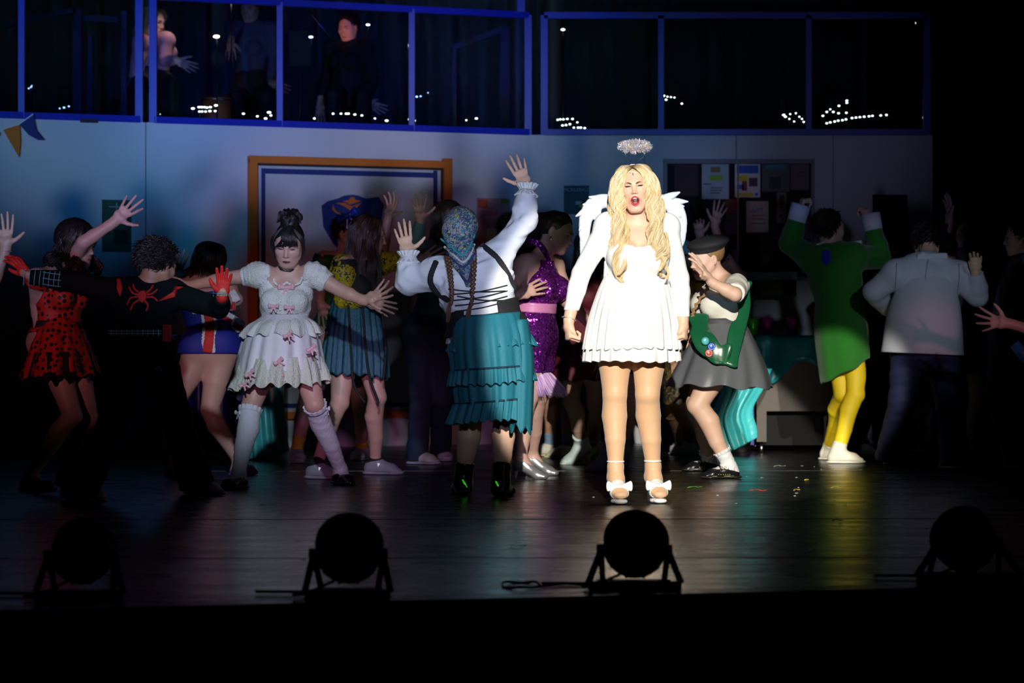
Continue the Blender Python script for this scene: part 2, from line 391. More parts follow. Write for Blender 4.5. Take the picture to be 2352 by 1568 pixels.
# ---------------------------------------------------------------- people
def frame(yaw, pitch=0, roll=0):
    y, p = R(yaw), R(pitch); F = V3(math.sin(y)*math.cos(p), -math.cos(y)*math.cos(p), -math.sin(p))
    Rt = nv(np.cross(F, V3(0, 0, 1))); U = np.cross(Rt, F); r = R(roll)
    # positive roll: top of head leans to image right for a face towards the camera
    U2 = U*math.cos(r)-Rt*math.sin(r); X = np.cross(F, U2); return np.stack([X, F, U2], 1)   # columns x,y(fwd),z(up)
def head_prims(C, M, s=1., mouth=0., nose=1., jaw=1.):
    g = lambda x, y, z: C+M@(V3(x, y, z)*s); e = lambda c, r, k=.012, op=1: el(g(*c), np.array(r)*s, M, k*s, op)
    md = -.026*mouth
    ps = [e((0, -.014, .028), (.075, .092, .080)), e((0, .026, .0), (.066, .066, .082), .02), e((0, .034, -.035+md*.3), (.060*jaw, .056, .070+.010*mouth), .03),
          e((0, .050, -.072+md), (.042*jaw, .042, .038), .03), e((0, .078, -.098+md), (.018, .015, .014), .02)]
    for sx in (-1, 1):
        ps += [e((sx*.038, .060, -.024), (.026, .022, .022), .02)]
        ps += [rc(g(sx*.060*jaw, .01, -.045+md*.3), g(sx*.022, .066, -.096+md), .016*s, .015*s, .03)]
    ps += [rc(g(-.030, .078, .019), g(.030, .078, .019), .010*s, .010*s, .02)]
    for sx in (-1, 1): ps += [e((sx*.031, .098, .001), (.020, .014, .0105), .012, -1), e((sx*.031, .0725, .001), (.0150, .0140, .0120), .005)]
    ps += [rc(g(0, .088, .008), g(0, .103*nose, -.028), .0062*s, .0085*s, .012), e((0, .108*nose, -.031), (.0090, .0095, .0080), .007)]
    for sx in (-1, 1): ps += [e((sx*.0115, .096, -.036), (.0070, .009, .0060), .006)]
    if mouth > 0:
        ps += [e((0, .088, -.066+md*.5), (.031, .016, .017+.014*mouth), .012)]
        ps += [e((0, .098, -.067+md*.5), (.0225*(.75+.25*mouth), .034, .006+.014*mouth), .005, -1)]
    else: ps += [e((0, .086, -.064), (.024, .013, .013), .014)]
    for sx in (-1, 1):
        ps += [e((sx*.075, -.006, -.006), (.009, .018, .030), .006), e((sx*.085, -.002, -.004), (.006, .009, .016), .004, -1)]
    return ps
def face_parts(C, M, s, par, lips=LIPNAT, mouth=0., brow=BROW, lash=.4, squint=0., lid=None, frown=0., hp=None, browr=1.):
    g = lambda x, y, z: C+M@(V3(x, y, z)*s); md = -.026*mouth; ys = np.linspace(.125, .03, 96)
    def sf(x, z, off=0., lim=.03):
        f = evalp(hp, [g(x, y, z) for y in ys]); i = np.argmax(f < 0) if (f < 0).any() else 95
        return g(x, ys[i]+off, z)
    zc = -.067+md*.5; w = .0225; hh = .005+.0155*mouth; ps = []; n = 28
    if mouth > 0:
        def f(a):
            x = w*(1-.05*mouth)*math.cos(a); z = zc+hh*math.sin(a)*(1.12-.18*abs(math.cos(a)))
            q = sf(x*1.10, z+.0035*math.sin(a)*1.1, -.0005); l_ = M.T@(q-C)/s; return g(x*1.05, min(max(l_[1], .086), .105), z+.001*math.sin(a))
        for i in range(n):
            a0, a1 = 2*math.pi*i/n, 2*math.pi*(i+1)/n; r = lambda a: (.0032+.0018*abs(math.sin(a))**.7)*s; ps.append(rc(f(a0), f(a1), r(a0), r(a1), .0008))
    else:
        for t0 in np.linspace(-1, 1, 9)[:-1]:
            for zz, rr in ((.0028, .0030), (-.0040, .0040)):
                q0, q1 = [sf(w*.95*t, zc+zz*(1-.7*t*t)+(.0012 if zz > 0 and abs(t) > .1 else 0), -.0008) for t in (t0, t0+.25)]; r0, r1 = [rr*(1-.6*t*t)*s for t in (t0, t0+.25)]; ps.append(rc(q0, q1, r0, r1, .0015))
    lp = sobj('lips', ps, lips, par, .0018)
    if mouth <= 0:
        mb = MB(); mb.tube([sf(w*.9*t, zc-.0005, .0018-.001*abs(t)) for t in np.linspace(-1, 1, 9)], .0007*s, 5); mb.build('lip_line', MOUTH, lp, True)
    if mouth > .2:
        mb = MB(); mb.blob(g(0, .072, zc), np.array((.021, .010, hh*1.05))*s, M, 16, 10); mb.build('mouth_cavity', MOUTH, par, True)
        t = MB()
        for i in range(-4, 5): t.box(g(i*.0042, .0955-.0006*i*i, zc+hh-.0048-.00012*i*i), (.0020*s, .002*s, .0040*s), M=M)
        t.build('teeth', TEETH, par)
        sobj('tongue', [el(g(0, .085, zc-hh*.50), np.array((.014, .012, .007))*s, M)], mat('tongue', (.5, .16, .15), .4), par, .0025)
    for sx in (-1, 1):
        mb = MB(); zb = .0185
        pts = [sf(sx*(.012+.032*t), zb+.005*math.sin(t*2.6)-frown*.009*(1-t)+frown*.001, .0002) for t in np.linspace(0, 1, 8)]
        mb.tube(pts, [.0016*s*browr, .0030*s*browr, .0031*s*browr, .0029*s*browr, .0026*s*browr, .0022*s*browr, .0015*s, .0006*s], 6); mb.build('eyebrow', brow, par, True)
        op = 1-squint; ze = .0012; hw = .0135; ho = .0052*op+.0008
        if lid is not None:
            sobj('eyelid', [el(g(sx*.031, .0730, .0030), np.array((.0153, .0144, .0122))*s, M)], lid, par, .002)
        if lash < 2:
            mb = MB(); ring = [sf(sx*.031+hw*math.cos(a), ze+ho*math.sin(a)*(1 if math.sin(a) > 0 else .7), .0006) for a in np.linspace(0, 2*math.pi, 18, endpoint=False)]
            cc = np.mean(ring, 0)+M[:, 1]*.0014; mb.add(ring+[cc], [(i, (i+1) % 18, 18) for i in range(18)]); mb.build('eye', EYEW, par, True)
            mb = MB(); mb.blob(cc-M[:, 1]*.001, (.0050*s, .0022*s, min(.0050, ho)*s), M, 12, 8); mb.build('iris', IRIS, par, True)
        mb = MB()
        pts = [sf(sx*(.031-hw+(2*hw+.004*min(lash, 1.5))*t), ze+ho*math.sin(min(1, t)*3.0)**.8*1.0+.0032*lash*max(0, t-.75)*4*.5, .0012) for t in np.linspace(0, 1, 9)]
        k = s*(.7+.5*lash); mb.tube(pts, [.0008*k, .0012*k, .0015*k, .0018*k, .0020*k, .0021*k, .0021*k, .0015*k, .0004*k], 6); mb.build('eyelashes', LASH, par, True)
        mb = MB(); pts = [sf(sx*(.031-hw*.9+1.9*hw*t), ze-.7*ho*math.sin(t*3.14)**.8-.0006, .0006) for t in np.linspace(0, 1, 7)]; mb.tube(pts, .0006*k, 5); mb.build('lower_lashes', LASH, par, True)
    for sx in (-1, 1):
        mb = MB(); mb.blob(sf(sx*.0075, -.0395, -.0008), (.0028*s, .002*s, .0018*s), M, 8, 6); mb.build('nostril', MOUTH, par, True)
def hand_prims(W, D, Nn, T, s=1., curl=(.15, .2, .15), spread=.16, thumb=.6, fist=False):
    D = nv(D); Nn = nv(Nn-D*(Nn@D)); X = np.cross(D, Nn)
    if X@T < 0: X = -X
    g = lambda x, y, z: W+(X*x+D*y+Nn*z)*s; ps = []
    ps.append(rc(g(0, -.01, 0), g(0, .030, 0), .019*s, .0165*s, .015, X, 1.35, 1.75))
    ps.append(rc(g(0, .030, 0), g(0, .082, 0), .0165*s, .0125*s, .015, X, 1.75, 2.9))
    ps.append(el(g(.018, .035, .008), (.017*s,)*3, None, .012)); ps.append(el(g(-.022, .035, .006), (.014*s, .014*s, .014*s), None, .012))
    base = [(.0305, .083), (.0105, .090), (-.0105, .086), (-.0300, .074)]; Ls = [(.043, .026, .020), (.047, .030, .021), (.043, .027, .021), (.034, .020, .019)]
    sp = [spread, spread*.3, -spread*.45, -spread*1.25]
    for i in range(4):
        c3 = curl[i] if isinstance(curl[0], (tuple, list)) else curl
        p = g(base[i][0], base[i][1]-.008, 0); th = 0; dx = D*math.cos(sp[i])+X*math.sin(sp[i]); r = [.0088, .0082, .0074, .0062]
        if i == 3: r = [q*.87 for q in r]
        for j in range(3):
            th += c3[j]; dr = dx*math.cos(th)+Nn*math.sin(th); q = p+dr*(Ls[i][j]+(.008 if j == 0 else 0))*s
            ps.append(rc(p, q, r[j]*s, r[j+1]*s, .0035)); p = q
    if fist:
        a, b, c, d = g(.022, .025, .006), g(.036, .055, .018), g(.026, .078, .032), g(.004, .082, .036)
    else:
        def rot(x, y, z): return g(.020+x*math.cos(-thumb+.6)-y*math.sin(.6-thumb)*-1 if 0 else .020+x*math.cos(thumb-.6)+y*math.sin(thumb-.6), .022-x*math.sin(thumb-.6)+y*math.cos(thumb-.6), z)
        a, b, c, d = rot(0, 0, .004), rot(.026, .026, .010), rot(.043, .052, .012), rot(.054, .076, .010)
    ps += [rc(a, b, .0150*s, .0115*s, .008), rc(b, c, .0112*s, .0095*s, .004), rc(c, d, .0095*s, .0070*s, .004)]
    return ps
class Person:
    def __init__(s, label, d, J, face=0, hyaw=0, hpitch=0, hroll=0, g=1., sc=1., fem=1, skin=SKIN, hl=None, hr=None, fl=None, fr=None, legg=1., armg=1., mouth=0., hs=1., jaw=1., cat='person', nose=1., bust=1.):
        """J: (px,py[,dd]) for head neck shl shr ell elr wrl wrr hipl hipr knl knr ; fl/fr: dict(p=(px,py),yaw,heel,lift) ; hl/hr: dict"""
        s.d = d; s.sc = sc; s.J = {k: at(v[0], v[1], d+(v[2] if len(v) > 2 else 0)) for k, v in J.items()}; J = s.J
        s.F = frame(face)[:, 1]; s.M = frame(hyaw, hpitch, hroll); s.C = J['head']; s.hs = hs*sc
        feet = {}
        for k, f in (('l', fl), ('r', fr)):
            if f is None: continue
            if 'd' in f: G = at(f['p'][0], f['p'][1], f['d']); lift = G[2]
            else: G = ground(*f['p']); lift = f.get('lift', 0)
            G[2] = lift
            H = f.get('heel', 0); yw = f.get('yaw', 0); D = frame(yw)[:, 1]; feet[k] = dict(G=G, D=D, H=H, yaw=yw, pl=f.get('plat', 0), X=nv(np.cross(D, V3(0, 0, 1))))
            J['an'+k] = G+V3(0, 0, .085*sc+H*.97+f.get('plat', 0)*.3)
            feet[k]['an'] = J['an'+k]
        s.feet = feet
        base = np.mean([f['G'] for f in feet.values()], 0) if feet else V3(J['neck'][0], d, 0)
        base[2] = 0
        s.root = thing('person', label, cat, base)
        ac = nv(J['shr']-J['shl']); pel = (J['hipl']+J['hipr'])/2; nk = J['neck']; hac = nv(J['hipr']-J['hipl'])
        # keep the width axes square to the spine
        up = nv(nk-pel); ac = nv(ac-up*(ac@up)); hac = nv(hac-up*(hac@up)); Fw = nv(s.F-up*(s.F@up)); s.up, s.ac, s.pel, s.nk, s.Fw, s.hac = up, ac, pel, nk, Fw, hac
        L = np.linalg.norm(nk-pel); q = lambda t, f=0: lerp(pel, nk, t)+Fw*f
        if 'waist' in J:
            wv = J['waist']; q0 = q
            def q(t, f=0):
                return ((1-t)**2*pel+2*t*(1-t)*(2*wv-(pel+nk)/2)+t*t*nk)+Fw*f
        s.q = q
        G = g*sc; k = .035*sc; kk = .012*sc
        secs = [(-.06, .150, .100, 0), (.08, .158, .108, -.005), (.36, .118, .088, .008), (.62, .132, .098, .008), (.80, .140, .092, 0), (.93, .118, .062, -.006)]
        T = []
        for (t0, w0, d0, f0), (t1, w1, d1, f1) in zip(secs, secs[1:]):
            T.append(rc(q(t0, f0), q(t1, f1), d0*G, d1*G, kk, lerp(hac, ac, (t0+t1)/2) if t0 > 0 else hac, w0/d0, w1/d1))
        for sx in (-1, 1):
            T.append(el(q(.02, -.055)+hac*sx*.072*G, np.array((.082, .075, .085))*G, None, k))
            if fem: T.append(el(q(.66, .078*G+.012)+ac*sx*.066*G, np.array((.058, .052, .058))*G*bust, None, k*.8))
        for c in ('shl', 'shr'):
            T.append(rc(q(.90), J[c], .048*sc, .050*sc*armg, k)); T.append(el(J[c], (.056*sc*armg,)*3, None, k))
            T.append(rc(q(1.0), J[c], .03*sc, .038*sc*armg, k))
        s.torso = T; s.cones = T[:5]; s.glutes = [q_ for q_ in T[5:] if q_['t'] == 'e'][0:(3 if fem else 2):(2 if fem else 1)]
        s.shs = T[-6:]
        hb = s.C+s.M@(V3(0, -.018, -.055)*s.hs)
        s.neckp = [rc(q(.95, -.005), hb, .055*sc, .050*sc, .03), rc(q(1.0, .0), s.C+s.M@(V3(0, .0, -.075)*s.hs), .048*sc, .045*sc, .02)]
        s.headp = head_prims(s.C, s.M, s.hs, mouth, nose, jaw)
        s.arm = {}; s.leg = {}; s.hand = {}; s.armg = armg
        for c, h in (('l', hl), ('r', hr)):
            A, E_, W = J['sh'+c], J['el'+c], J['wr'+c]; a = armg*sc
            s.arm[c] = [rc(A, E_, .050*a, .038*a, .02), rc(E_, lerp(E_, W, .35), .038*a, .038*a, .012), rc(lerp(E_, W, .3), W, .038*a, .0235*sc, .006)]
            if h is not None:
                tg = at(h['t'][0], h['t'][1], d+(h['t'][2] if len(h['t']) > 2 else J_dd(J, 'wr'+c, d)))
                s.hand[c] = hand_prims(W+nv(tg-W)*.012, tg-W, np.array(h.get('n', (0, -1, 0)), float), np.array(h.get('tv', (1, 0, 0)), float), h.get('s', 1)*sc, h.get('curl', (.15, .2, .15)), h.get('sp', .16), h.get('th', .7), h.get('fist', False))
                s.arm[c] += [rc(lerp(E_, W, .85), W+nv(tg-W)*.03, .025*sc, .021*sc, .02)]
        for c in ('l', 'r'):
            if 'an'+c not in J or 'kn'+c not in J: continue
            H, K, A = J['hip'+c], J['kn'+c], J['an'+c]; l = legg*sc; bk = -s.feet[c]['D']
            sh = nv(A-K); bk = nv(bk-sh*(bk@sh)+V3(0, 1e-4, 0)); cf = lerp(K, A, .30)+bk*.016*sc
            s.leg[c] = [rc(H, lerp(H, K, .55), .092*l, .072*l, .03), rc(lerp(H, K, .55), K, .072*l, .053*l, .008), el(K-bk*.012, (.044*l,)*3, None, .02), rc(K, cf, .052*l, .055*l, .010), rc(cf, lerp(K, A, .62), .055*l, .044*l, .008), rc(lerp(K, A, .62), A, .044*l, .031*sc, .006)]
            s.leg[c] += foot_prims(s.feet[c], sc)
        s.skin = skin; s.g = g
    def body(s, h=.007, hh=.0034, ha=.0034, head=True):
        allp = s.torso+s.neckp+sum(s.arm.values(), [])+sum(s.leg.values(), [])
        parts = [solid(allp, h)]
        if head: parts.append(solid(s.headp+s.neckp[:2], hh, lo=s.C-.15*s.hs, hi=s.C+.15*s.hs))
        for c, p in s.hand.items():
            W = s.J['wr'+c]; parts.append(solid(p+s.arm[c][2:], ha, clip=[plane(W+nv(s.J['el'+c]-W)*.03, s.J['el'+c]-W)]))
        v, q = merge(parts); s.bodyo = new_obj('body', mesh_np(v, q, 'body'), s.skin, s.root); return s
def J_dd(J, k, d): return J[k][1]-d
def foot_prims(f, sc=1., t=0.):
    G, D, X, H, pl = f['G'], f['D'], f['X'], f['H'], f['pl']; an = f['an']; z = V3(0, 0, 1)
    p = lambda y, zz, x=0: G+D*y*sc+X*x*sc+z*zz*sc
    hz = .030+H/sc; b = pl/sc
    return [rc(an, p(-.022, hz+.02), .036*sc, .034*sc, .02), rc(p(-.030, hz), p(.02, hz+.012), .029*sc, .034*sc, .02), rc(p(.0, hz+.022-.2*H), p(.10, .030+b), .034*sc, .026*sc, .025, X, 1, 1.4),
            rc(p(.10, .026+b), p(.145, .018+b), .024*sc, .014*sc, .02, X, 1.5, 2.2)]
def shoe(P, c, kind, m, m2=None, sole=None, name='shoe', h=.0045):
    f = P.feet[c]; G, D, X, H, pl, an = f['G'], f['D'], f['X'], f['H'], f['pl'], f['an']; sc = P.sc; z = V3(0, 0, 1)
    p = lambda y, zz, x=0: G+D*y*sc+X*x*sc+z*zz*sc
    ft = foot_prims(f, sc); fl = G[2]; M = np.stack([X, D, z], 1); ax = nv(P.J['kn'+c]-an)
    if kind in ('sneaker', 'hightop', 'chunky', 'flat', 'mary', 'oxford'):
        t = .008; up = grow(ft, t)
        up += [rc(p(.02, .055), p(.10, .035), .034*sc, .030*sc, .02, X, 1.05, 1.4)]
        top = {'sneaker': .075, 'hightop': .135, 'chunky': .08, 'flat': .045, 'mary': .048, 'oxford': .07}[kind]
        cl = [plane(p(-.02, top), nv(z*1+D*-.25)), plane(p(0, .018), -z)]
        if kind == 'hightop': up += [rc(an, an+ax*.07, .046*sc, .048*sc, .02)]; cl[0] = plane(an+ax*.055, ax)
        if kind in ('flat', 'mary'): up = grow(ft, .005)
        if kind in ('flat', 'mary'): up += [el(p(.055, .075), (.034*sc, .052*sc, .036*sc), M, .006, -1)]
        sh = sobj(name, up, m, P.root, h, cl)
        th = .026 if kind in ('chunky', 'oxford') else .02
        so = [rc(p(-.038, th*.5), p(.04, th*.5), .042*sc, .036*sc, .01, z, th*.6/.042, th*.6/.036), rc(p(.04, th*.5), p(.115, th*.5), .036*sc, .048*sc, .01, z, th*.6/.036, th*.6/.048), rc(p(.115, th*.5), p(.150, th*.5+.004), .046*sc, .030*sc, .01, z, th*.6/.046, th*.6/.03)]
        sobj('sole', so, sole or m, sh, h, [plane(p(0, 0.001), -z), plane(p(0, th), z)])
        if kind in ('sneaker', 'hightop', 'chunky') and m2 is not None:
            mb = MB()
            for i in range(5):
                y = .035+.016*i; zc = .082-.011*i
                mb.tube([p(y, zc-.012, -.022), p(y+.004, zc+.004, 0), p(y, zc-.012, .022)], .0028*sc, 6)
            mb.build('laces', m2, sh, True)
        if kind == 'mary':
            mb = MB(); pts = [p(.015, .055+.035*math.sin(a), .040*math.cos(a)) for a in np.linspace(-.2, math.pi+.2, 12)]
            mb.tube(pts, .005*sc, 6); mb.build('strap', m, sh, True)
        return sh
    if kind in ('pump', 'boot', 'sandal'):
        hz = .030+H/sc
        if kind == 'pump':
            up = grow(ft, .004)+[el(p(.03, hz+.035), (.036*sc, .075*sc, .045*sc), M, .006, -1)]
            sh = sobj(name, up, m, P.root, .0035, [plane(p(-.02, hz+.028), z*1+D*.1)])
            hb = [rc(p(-.035, hz-.012), p(-.038, .012), .022*sc, .011*sc, .01)]
            sobj('heel', hb, m, sh, .0035, [plane(p(0, 0), -z)])
            mb = MB(); pts = [an+X*.036*math.cos(a)*sc+D*(.038*math.sin(a))*sc+z*-.005 for a in np.linspace(0, 2*math.pi, 20)]
            mb.tube(pts, .0035*sc, 6, cap=False); mb.build('strap', m, sh, True); return sh
        if kind == 'boot':
            up = grow(ft, .009)+[rc(an, an+ax*.10, .046*sc, .052*sc, .02)]
            sh = sobj(name, up, m, P.root, h, [plane(an+ax*.085, ax), plane(p(0, 0), -z)])
            sobj('heel', [rc(p(-.035, hz-.01), p(-.034, .01), .033*sc, .026*sc, .01)], m2 or m, sh, h, [plane(p(0, 0), -z)]) if H > .02 else None
            sobj('sole', [rc(p(.04, .008), p(.14, .008), .034*sc, .036*sc, .01, z, .3, .3)], sole or m, sh, h, [plane(p(0, 0), -z)]) if H > .02 else None
            return sh
    return None
def sock(P, c, m, lo=.0, hi=.12, t=.005, name='sock', wrk=.001):
    an = P.J['an'+c]; ax = nv(P.J['kn'+c]-an)
    ps = grow(P.leg[c][:-4], t)+grow(P.leg[c][-4:], .0015); cl = [plane(an+ax*hi, ax)]
    return sobj(name, ps, m, P.root, .005, cl, wrinkle(wrk, 120, 3, ax))
def cuffcut(e, ax, r=.075):
    ax = nv(ax); return [rc(e+ax*r, e+ax*.13, r, r, .002, op=-1)]
def sleeve(P, c, m, t0=0., t1=.95, t=.008, puff=0., name='sleeve', w=.0022, wf=70, seed=1, h=.006, cuff=None, extra=0., pc=.28):
    A, E_, W = P.J['sh'+c], P.J['el'+c], P.J['wr'+c]
    ps = grow(P.arm[c][:3], t); 
    if puff: ps.append(el(lerp(A, E_, pc), (puff,)*3, None, .03))
    if extra: ps += [rc(E_, lerp(E_, W, .5), .038*P.sc*P.armg+t+extra*.6, .036*P.sc+t+extra, .03), rc(lerp(E_, W, .5), W, .036*P.sc+t+extra, .026*P.sc+t, .03)]
    cl = []
    if t1 > 0:
        e, ax = (lerp(E_, W, (t1-.5)*2), W-E_) if t1 > .5 else (lerp(A, E_, t1*2), E_-A)
        if t1 > .5: ps += cuffcut(e, ax)
        else: ps = [ps[0]]+([ps[-1]] if puff else []); cl = [plane(e, ax)]
    return sobj(name, ps, m, P.root, h, cl, wrinkle(w, wf, seed, lerp(A, W, 1)-A))
def top(P, name, m, t=.008, lo=.1, hi=1.05, scoop=None, scoopr=.09, arms=(), w=.0015, wf=50, seed=2, h=.006, extra=None, legs=False, cut=True, keep=None):
    ps = [p for i, p in enumerate(P.torso)]
    if legs: ps = ps+[q for c in P.leg for q in P.leg[c][:2]]
    ps = grow(ps, t)
    for c in arms: ps += grow(P.arm[c][:3], t)
    if extra: ps += extra
    cl = [plane(P.q(lo), -P.up)]
    if arms:
        nb = P.q(1.0); hd = nv(P.C-nb); ps += [rc(nb+hd*.035, nb+hd*.16, .060*P.sc, .075, .006, op=-1)]
    else: cl.append(plane(P.q(hi), P.up))
    if cut and not arms:
        for c, sg in (('l', -1), ('r', 1)):
            if keep and c in keep: continue
            A_, E_ = P.J['sh'+c], P.J['el'+c]; ps = ps+[rc(A_+P.ac*sg*.008+P.up*.01, A_+nv(E_-A_)*.10+P.ac*sg*.02, .060*P.armg, .058*P.armg, .004, op=-1)]
    if scoop is not None: ps = ps+[el(c_, r_, None, .006, -1) for c_, r_ in scoop]
    for c in arms: ps = ps+cuffcut(lerp(P.J['el'+c], P.J['wr'+c], .93), P.J['wr'+c]-P.J['el'+c])
    return sobj(name, ps, m, P.root, h, cl, wrinkle(w, wf, seed, P.up))
def trousers(P, m, t=.018, flare=0., name='trousers', w=.003, wf=35, short=None, h=.007, hi=.22):
    ps = grow(P.cones[:2]+P.glutes, .017)
    cl = [plane(P.q(hi), P.up)]
    for c in P.leg:
        L = P.leg[c]; H, K, A = P.J['hip'+c], P.J['kn'+c], P.J['an'+c]; l = P.sc
        r1, rk, ra = L[0]['r1']+t*.8, L[1]['r2']+t, .036*l+t+.012+flare
        if short: ps += [rc(H, lerp(H, K, short), r1, lerp(r1, rk, short), .03)]
        else: ps += [rc(H, K, r1, rk, .03), rc(K, A+V3(0, 0, -.03), rk, ra, .03)]; 
    if not short: cl.append(plane((0, 0, .022), (0, 0, -1)))
    return sobj(name, ps, m, P.root, h, cl, wrinkle(w, wf, 5, (0.2, .2, 1)))
def hair_cap(P, m, r=(.083, .1, .088), c=(0, -.02, .03), cutf=.055, name='hair', extra=None, h=.005, hairline=.06, w=.0015):
    g = lambda x, y, z: P.C+P.M@(V3(x, y, z)*P.hs)
    ps = [el(g(*c), np.array(r)*P.hs, P.M, .02)]+(extra(g) if extra else [])
    ps.append(el(g(0, .115, -.022), np.array((.072, .090, .128))*P.hs, P.M, .01, -1))
    return sobj(name, ps, m, P.root, h, None, wrinkle(w, 160, 8, P.M[:, 1]))

def raysurf(ps, px, py, d0, d1, off=0., n=90):
    t = np.linspace(d0, d1, n); f = evalp(ps, [at(px, py, q) for q in t]); i = int(np.argmax(f < 0)) if (f < 0).any() else n//2
    if i > 0 and f[i] < 0: d = t[i-1]+(t[i]-t[i-1])*f[i-1]/(f[i-1]-f[i])
    else: d = t[i]
    return at(px, py, d-off)
def band(P, name, pts, r, m, ps, off=.002, parent=None, w=None, n=None, flat=.4, h=.004):
    """a strap lying on a surface, pts in image coordinates"""
    q = spline([(a, b) for a, b in pts], n or max(8, len(pts)*5)); Q = [raysurf(ps, a, b, P.d-.45, P.d+.35, off) for a, b in q]
    if w is None: mb = MB(); mb.tube(Q, r, 6); return mb.build(name, m, parent or P.root, True)
    pr = []
    for a, b in zip(Q, Q[1:]): pr.append(rc(a, b, w*flat, w*flat, .002, np.cross(nv(b-a+V3(1e-6, 0, 0)), V3(0, 1, 0)), 1/flat, 1/flat))
    return sobj(name, pr, m, parent or P.root, h)
def blotch(P, name, pts, m, ps, th=.004, parent=None, off=.0):
    """filled patch lying on a surface, image outline"""
    c = np.mean(pts, 0); R_ = []; k = 4; E = []
    for j in range(1, k+1):
        E.append([raysurf(ps, *(c+(np.array(p)-c)*j/k), P.d-.45, P.d+.35, th+off) for p in pts])
    cc = raysurf(ps, *c, P.d-.45, P.d+.35, th+off); n = len(pts); vs = [cc]+[v for e in E for v in e]
    fs = [(0, 1+i, 1+(i+1) % n) for i in range(n)]+[(1+(j-1)*n+i, 1+j*n+i, 1+j*n+(i+1) % n, 1+(j-1)*n+(i+1) % n) for j in range(1, k) for i in range(n)]
    mb = MB(); mb.add(vs, fs); return mb.build(name, m, parent or P.root, True, .003)
def frill(name, c, ax, r0, r1, ln, m, par, waves=16, amp=.15, n=96):
    ax = nv(ax); x = nv(np.cross(ax, V3(.3, .5, .1))); y = np.cross(ax, x); Vv = []; th = np.linspace(0, 2*np.pi, n, endpoint=False); k = 6
    for j in range(k):
        t = j/(k-1); r = lerp(r0, r1, t)*(1+amp*t*np.sin(waves*th+.6*np.sin(3*th)))
        Vv.append(c+ax*ln*t+(np.cos(th)*r)[:, None]*x+(np.sin(th)*r)[:, None]*y+(amp*.25*t*r1*np.cos(waves*th))[:, None]*ax)
    Vv = np.array(Vv).reshape(-1, 3); i, j = np.meshgrid(np.arange(k-1), np.arange(n), indexing='ij'); j2 = (j+1) % n
    o = new_obj(name, mesh_np(Vv, np.stack([i*n+j, (i+1)*n+j, (i+1)*n+j2, i*n+j2], -1).reshape(-1, 4)), m, par); q = o.modifiers.new('s', 'SOLIDIFY'); q.thickness = .002; return o
def braid(name, pts, r, m, par, n=16):
    S = spline(pts, n*2); ps = []
    for i in range(len(S)-1):
        t = nv(S[i+1]-S[i]); x = nv(np.cross(t, V3(0, 1, 0))); s_ = 1 if i % 2 else -1; rr = r*(1-.45*i/len(S))
        ps.append(rc(S[i]+x*s_*rr*.5, S[i+1]-x*s_*rr*.35, rr*.75, rr*.45, .002))
    return sobj(name, ps, m, par, max(.003, r*.22))
BRNH = [(.035, .018, .010), (.05, .027, .014), (.022, .012, .008)]; BLKH = [(.012, .009, .009), (.02, .014, .013), (.008, .006, .006)]
BRNC = mat('brown_hair_base', (.022, .012, .008), .5)
def long_hair(P, cap, cols, ln=.35, n=60, out=.0, curl=.008, seed=1, front=False, back=(0, 0, -1), rad=.0020, name='hair', r=(.083, .1, .088)):
    hc = hair_cap(P, cap, r, name=name); g = lambda x, y, z: P.C+P.M@(V3(x, y, z)*P.hs); G_ = []
    nk = P.q(.9)
    for i in range(18):
        a = lerp(-2.35, 2.35, i/17); x, y = math.sin(a), -math.cos(a)
        p1 = g(x*.084, y*.098-.01, .03); p0 = g(x*.03, y*.04, .108); p2 = g(x*.086, y*.095-.008, -.05)
        p3 = p2+V3(0, 0, -ln*.45)+(P.M[:, 0]*x+P.M[:, 1]*y)*(.02+out); p4 = p2+V3(0, 0, -ln)+(P.M[:, 0]*x+P.M[:, 1]*y)*(.012+out)
        G_.append(([p0, g(x*.07, y*.08, .085), p1, p2, p3, p4], [.006, .012, .016, .018, .02, .008]))
    A_, B_, C_ = locks(G_, n, 26, seed, curl, 3, rad, cols, .3); strands('hair_locks', A_, B_, C_, HAIR, hc, 4); return hc
def short_hair(P, cap, cols, seed=1, n=1400, ln=.05, r=(.082, .1, .09), name='hair', curl=.22):
    hc = hair_cap(P, cap, r, name=name, w=.004); g = lambda v: P.C+(P.M@(v*P.hs).T).T; rg = np.random.RandomState(seed)
    v = rg.normal(size=(n*3, 3)); v /= np.linalg.norm(v, axis=1)[:, None]; v = v[(v[:, 1] < .35+.4*v[:, 2]) & (v[:, 2] > -.75)][:n]
    b = v*np.array(r)+np.array((0, -.02, .03)); t = np.cross(v, V3(0, 0, 1))+rg.normal(size=v.shape)*.4+V3(0, 0, -.5); pts = []
    for q in np.linspace(0, 1, 6): pts.append(g(b+v*ln*curl*math.sin(q*2.6)+t*ln*q*.55))
    P_ = np.stack(pts, 1); C_ = np.array(cols)[rg.randint(len(cols), size=len(v))]; strands('hair_locks', P_, np.tile(.0022*(1-np.linspace(0, 1, 6)**2*.8), (len(v), 1)), C_, HAIR, hc, 4); return hc
